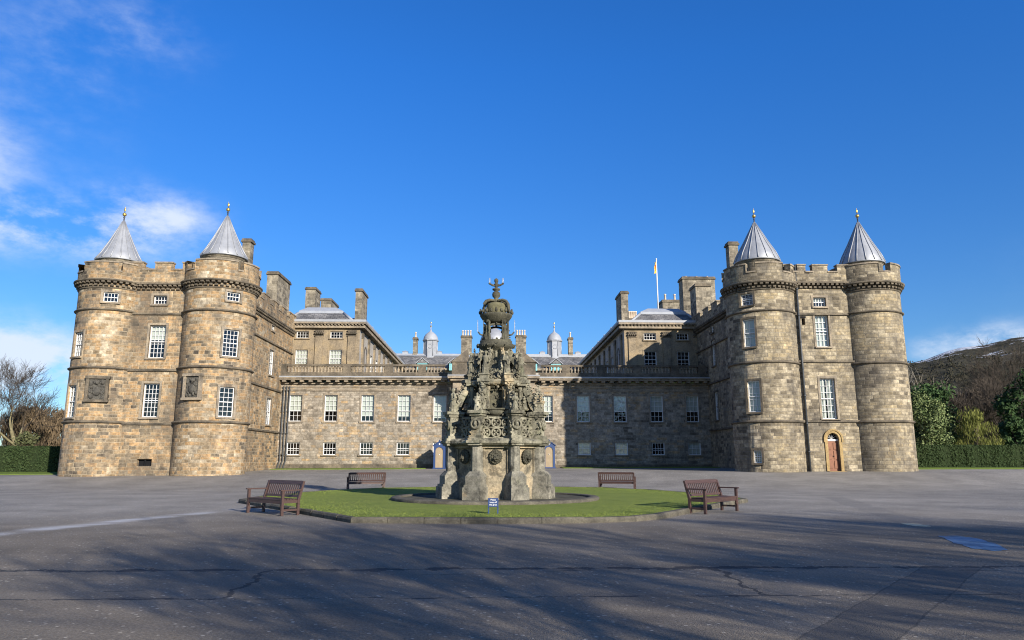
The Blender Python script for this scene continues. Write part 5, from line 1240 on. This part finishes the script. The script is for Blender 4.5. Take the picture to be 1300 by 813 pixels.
def leafy(name, x, y, h, wx, wy, seed, label, leaf, n, size, group=None, zb=.12, z=None, bark='bark_dark', lumps=26, gap=.34, stems=5, cat='shrub', upright=False):
    rn = random.Random(seed); z0 = gz(x, y) if z is None else z
    t = thing(name, label, cat, (x, y, z0), group); A, B = MB(), MB()
    cl = []
    for i in range(lumps):
        u = rn.random()**.6; a = rn.uniform(0, 2*pi); zz = rn.random(); rad = math.sqrt(max(0, 1-(2*zz-.85)**2/1.6)); cl.append((Vector((x+cos(a)*wx*u*rad*.8, y+sin(a)*wy*u*rad*.8, z0+h*(zb+(1-zb)*zz*.92))), rn.uniform(.55, 1.15)*h*.16))
    for s in range(stems):
        c = cl[s % len(cl)][0]; b = Vector((x+rn.gauss(0, .1*wx), y+rn.gauss(0, .1*wy), z0-.05)); A.tube([b, b.lerp(c, .5)+Vector((rn.gauss(0, .1), rn.gauss(0, .1), .2)), c], [h*.018, h*.012, h*.005], 5)
    for i in range(n):
        c, r = cl[rn.randrange(len(cl))]; d = Vector((rn.gauss(0, 1), rn.gauss(0, 1), rn.gauss(0, .9))).normalized(); p = c+d*r*(rn.random()**gap)
        if p.z < z0+.02: continue
        s = size*rn.uniform(.6, 1.3); nrm = (d+Vector((rn.gauss(0, .6), rn.gauss(0, .6), rn.gauss(0, .6)))).normalized(); ta = nrm.cross(Vector((rn.gauss(0, 1), rn.gauss(0, 1), rn.gauss(0, 1)))).normalized(); tb = nrm.cross(ta)
        if upright: ta, tb = Vector((rn.gauss(0, .35), rn.gauss(0, .35), 1)).normalized(), Vector((rn.gauss(0, 1), rn.gauss(0, 1), 0)).normalized(); s2 = s*.14
        else: s2 = s*.5
        B.face([p-ta*s, p+tb*s2, p+ta*s, p-tb*s2])
    A.build('stem', M[bark], t); B.build('foliage', M[leaf], t, weld=False); return t
def hedge(x0, x1, y0, y1, h, seed, label):
    rn = random.Random(seed); zb = min(gz(x0, y0), gz(x1, y1)); t = thing('hedge', label, 'hedge', ((x0+x1)/2, (y0+y1)/2, gz((x0+x1)/2, y0)))
    mb = MB(); cols = fr(x0, x1, 4)
    for a, b in zip(cols, cols[1:]):
        q = .1; za, zc = gz(a, y0), gz(b, y0)
        mb.face([(a, y0+q, za), (b, y0+q, zc), (b, y0+q, zc+h-q), (a, y0+q, za+h-q)]); mb.face([(a, y0+q, za+h-q), (b, y0+q, zc+h-q), (b, y1-q, zc+h-q), (a, y1-q, za+h-q)]); mb.face([(a, y1-q, za), (b, y1-q, zc), (b, y1-q, zc+h-q), (a, y1-q, za+h-q)])
    for x, z in ((x0, gz(x0, y0)), (x1, gz(x1, y0))): mb.face([(x, y0+q, z), (x, y1-q, z), (x, y1-q, z+h-q), (x, y0+q, z+h-q)])
    mb.build('branches', M['hedge_in'], t)
    lv = MB(); n = int((x1-x0)*620)
    for i in range(n):
        x = rn.uniform(x0, x1); g = gz(x, y0); f = rn.random(); bulge = .05*sin(x*2.1)+.04*sin(x*5.3+1)
        if f < .68: p = Vector((x, y0+.04+bulge+rn.gauss(0, .035), g+rn.random()*h)); nr = Vector((rn.gauss(0, .6), -1, rn.gauss(0, .6)))
        else: p = Vector((x, rn.uniform(y0, y1), g+h-.05+bulge*.5+rn.gauss(0, .03))); nr = Vector((rn.gauss(0, .6), rn.gauss(0, .6), 1))
        nr.normalize(); ta = nr.cross(Vector((rn.gauss(0, 1), rn.gauss(0, 1), rn.gauss(0, 1)))).normalized(); tb = nr.cross(ta); s = rn.uniform(.05, .1)
        lv.face([p-ta*s, p+tb*s*.6, p+ta*s, p-tb*s*.6])
    lv.build('foliage', M['leaf_hedge'], t, weld=False)
hedge(-74, -29.2, 58.3, 60.2, 2.0, 1, 'clipped dark hedge left of the palace'); hedge(29.9, 74, 58.3, 60.2, 1.8, 2, 'clipped hedge right of the palace')
# left
bare_tree('bare_tree', -46.6, 75, 17.6, 5, 'large bare spreading tree behind the left hedge', M['bark_green'], M['twig_dark'], .62, 6, None, .03, None, .30, 3, .22)
bare_tree('bare_tree', -41.0, 80, 8.4, 8, 'slender bare tree between the big bare tree and the palace', M['bark'], M['twig'], .5, 6, None, 0, None, .14, 3, .26)
bare_tree('bare_tree', -51.5, 84, 9.6, 12, 'bare tree at the far left edge behind the hedge', M['bark'], M['twig'], .6, 6, None, -.05, None, .2, 3, .26)
leafy('brown_thicket', -47, 92, 6.6, 5.0, 3, 31, 'brown winter thicket low behind the big bare tree', 'leaf_brown', 9000, .42, None, .03, None, 'bark', 46, .34, 8, 'shrub', True)
leafy('brown_thicket', -52, 84, 6.4, 4.5, 2.5, 36, 'low brown winter thicket at the left edge in front of taller growth', 'leaf_brown', 9000, .36, None, .0, None, 'bark', 50, .34, 8, 'shrub', True)
leafy('brown_thicket', -64, 90, 6.0, 6, 3, 35, 'brown winter thicket beyond the far end of the left hedge', 'leaf_brown', 9000, .42, None, .03, None, 'bark', 46, .34, 8, 'shrub', True)
leafy('brown_thicket', -57, 95, 7.0, 6, 3, 32, 'brown winter thicket at the far left edge', 'leaf_brown', 9000, .42, None, .03, None, 'bark', 46, .34, 8, 'shrub', True)
leafy('brown_thicket', -38.5, 98, 6.8, 4.5, 3, 33, 'brown winter thicket beside the left turret', 'leaf_brown', 9000, .42, None, .03, None, 'bark', 46, .34, 8, 'shrub', True)
leafy('shrub', -43.3, 70, 3.3, 1.6, 1.5, 34, 'green shrub showing over the left hedge', 'leaf_mid', 1800, .12, None, .1)
# right
leafy('variegated_shrub', 40.3, 66, 6.6, 2.1, 2.0, 41, 'pale variegated shrub beside the right turret', 'leaf_pale', 9000, .13, None, .1, None, 'bark_dark', 34)
leafy('olive_shrub', 44.2, 65, 5.0, 2.5, 2.0, 42, 'rounded olive shrub above the right hedge', 'leaf_olive', 5200, .17, None, .15, None, 'bark', 26, .3, 9, 'shrub', True)
leafy('evergreen_tree', 53.5, 70, 9.2, 4.4, 3.5, 43, 'tall dark evergreen at the right edge of the picture', 'leaf_dark', 11000, .20, None, .05, None, 'bark_dark', 44, .34, 5, 'tree')
leafy('evergreen_shrub', 48.6, 66, 4.4, 2.6, 2.0, 44, 'low dark evergreen shrub right of the olive shrub', 'leaf_dark', 4500, .16)
leafy('evergreen_tree', 47.5, 77, 8.8, 4.2, 3, 45, 'dark evergreen behind the olive and pale shrubs', 'leaf_dark', 8500, .2, None, .05, None, 'bark_dark', 40, .34, 5, 'tree')
bare_tree('pale_tree', 47.0, 80, 9.6, 46, 'pale trunked bare tree next to the right turret', M['bark_pale'], M['bark_pale'], .5, 4, None, -.06, None, .16, 2, .4)
for i, (x, y, h, sd_, lb, lv) in enumerate([(51.0, 84, 13, 51, 'dark bare tree above the olive shrub', 6), (57.0, 86, 14.5, 52, 'dark bare tree left of the tall evergreen', 6), (63.0, 88, 16, 53, 'dark bare tree over the tall evergreen', 6),
        (71, 96, 19, 54, 'tall bare tree on the slope at the right edge', 6), (84, 112, 25, 55, 'bare tree topping the skyline at the right edge', 6), (76, 110, 20, 56, 'bare tree on the slope left of the skyline tree', 6)]):
    bare_tree('bare_tree', x, y, h, sd_, lb, M['bark_dark'], M['twig_dark'], .66, lv, 'bare trees behind the right hedge', 0, gz(x, y) if y < 100 else (y-98)*.16+.8, h*.018, 3, .22, .02)
for i, (x, y, h, wx, sd_, lb) in enumerate([(56, 98, 8.0, 6, 61, 'dark winter thicket behind the bare trees near the turret'), (69, 104, 10, 7, 62, 'dark winter thicket behind the tall evergreen')]):
    leafy('dark_thicket', x, y, h, wx, 3, sd_, lb, 'leaf_scrubby', 14000, .5, None, .03, None, 'bark_dark', 60, .34, 9, 'shrub', True)

# ------------------------------------------------------------------ hill
def hill_z(x, y):
    # slope beyond the garden, rising to a crag on the right
    t = max(0, min(1, (x-60)/700)); u = max(0, (y-150)/450)
    base = 27*min(1, u)**1.2
    ridge = 55*math.exp(-((y-600)/230)**2)*(1/(1+math.exp(-(x-230)/60)))
    ridge += 37*math.exp(-((y-640)/260)**2)*(1/(1+math.exp(-(x-430)/50)))
    wob = 3*sin(x*.021+1.3)*cos(y*.013)+2*sin(x*.05+y*.03)+1.2*sin(x*.11-.07*y)
    return .7+(base*(1/(1+math.exp(-(x-130)/40)))+ridge)+(wob*min(1, u))*(1/(1+math.exp(-(x-140)/40)))
mb = MB(); xs = fr(40, 900, 12); ys = fr(150, 900, 15)
for i in range(len(xs)-1):
    for j in range(len(ys)-1):
        mb.face([(x, y, hill_z(x, y)) for x, y in ((xs[i], ys[j]), (xs[i+1], ys[j]), (xs[i+1], ys[j+1]), (xs[i], ys[j+1]))], None, 0, True)
def hillmat():
    m, N, L, b = newmat('heath', .95, .05); q = NB(N, L); P = q.pos(); sp = N.new('ShaderNodeSeparateXYZ'); L.new(P, sp.inputs[0])
    n = q.noise(P, .018, 6, .7); c = q.ramp(n, [(.3, (.036, .039, .025)), (.5, (.066, .06, .041)), (.7, (.11, .096, .07))])
    f = q.noise(P, .12, 6, .75); c = q.mix(1, c, q.ramp(f, [(.3, .4), (.7, 1.6)]), 'MULTIPLY')
    mp = N.new('ShaderNodeMapping'); mp.inputs['Scale'].default_value = (.5, 1, 2.4); L.new(P, mp.inputs[0])
    s = q.noise(mp.outputs[0], .035, 6, .7); hz = q.step(sp.outputs[2], 55, 92, -.22, .10); c = q.mix(q.step(q.m('ADD', s, hz), .60, .66), c, (.72, .75, .8))
    L.new(c, b.inputs['Base Color']); q.bump(f, 1, 6, b); return m
HM = hillmat(); tag(mb.build('hill', HM, origin=(400, 500, 0)), 'dark heathy hill with snow patches on its crest', 'hill', None, 'structure')
rn = random.Random(77); mb = MB()
for i in range(5200):
    x = rn.uniform(70, 560); y = rn.uniform(160, 560)
    if x/y < .50 or x/y > .95: continue
    z = hill_z(x, y)
    if z > 70 and rn.random() < .6: continue
    s = rn.uniform(1.4, 3.2)
    for k in range(14):
        d = Vector((rn.gauss(0, .5), rn.gauss(0, .5), rn.random()*.9)); p = Vector((x, y, z))+d*s; a = rn.uniform(0, pi); u = Vector((cos(a), sin(a), rn.gauss(0, .5)))*s*.16; v = Vector((rn.gauss(0, .4), rn.gauss(0, .4), 1))*s*.22
        mb.face([p-u, p-v, p+u, p+v])
tag(mb.build('hillside_scrub', M['leaf_scrub'] if 'leaf_scrub' in M else leafmat('scrub_leaf', (.025, .027, .016), (.06, .05, .034)), origin=(300, 350, 0), weld=False), 'scrub and bare woodland covering the far hillside', 'woodland', None, 'stuff')

# ------------------------------------------------------------------ trees behind the viewer: their bare crowns shade the forecourt
SPOTS = [(7.5, -6, .84, 0, 'short stout'), (11.5, -7.5, .95, 1, 'broad'), (15.5, -5.5, .98, 2, 'tall'), (19, -7.5, 1.08, 0, 'spreading'), (23, -6, 1.0, 1, 'upright'), (27, -8, 1.12, 2, 'old'), (30.5, -5.5, 1.06, 0, 'dense'), (34.5, -7.5, 1.12, 1, 'wide'), (39, -6, 1.12, 2, 'gaunt'), (44, -7.5, 1.15, 0, 'outermost')]
protos = []
for i, (x, y, k, p, w) in enumerate(SPOTS):
    lb = w+' bare tree behind the viewer shading the asphalt'
    if i < 3:
        o = bare_tree('bare_tree', x, y, 14, 71+i, lb, M['bark'], M['twig'], .45, 6, 'bare trees behind the viewer', 0, None, .2, 3, .30, .009); protos.append(o); HT = [max(v.co.z+c.location.z for c in q.children for v in c.data.vertices) for q in protos]
    else: o = dup(protos[p]); o.location = (x, y, gz(x, y)); o.rotation_euler.z = 1.3*i; o['label'] = lb
    f = 12.2*k/HT[p]; o.scale = (f, f, f)
bpy.context.view_layer.update()
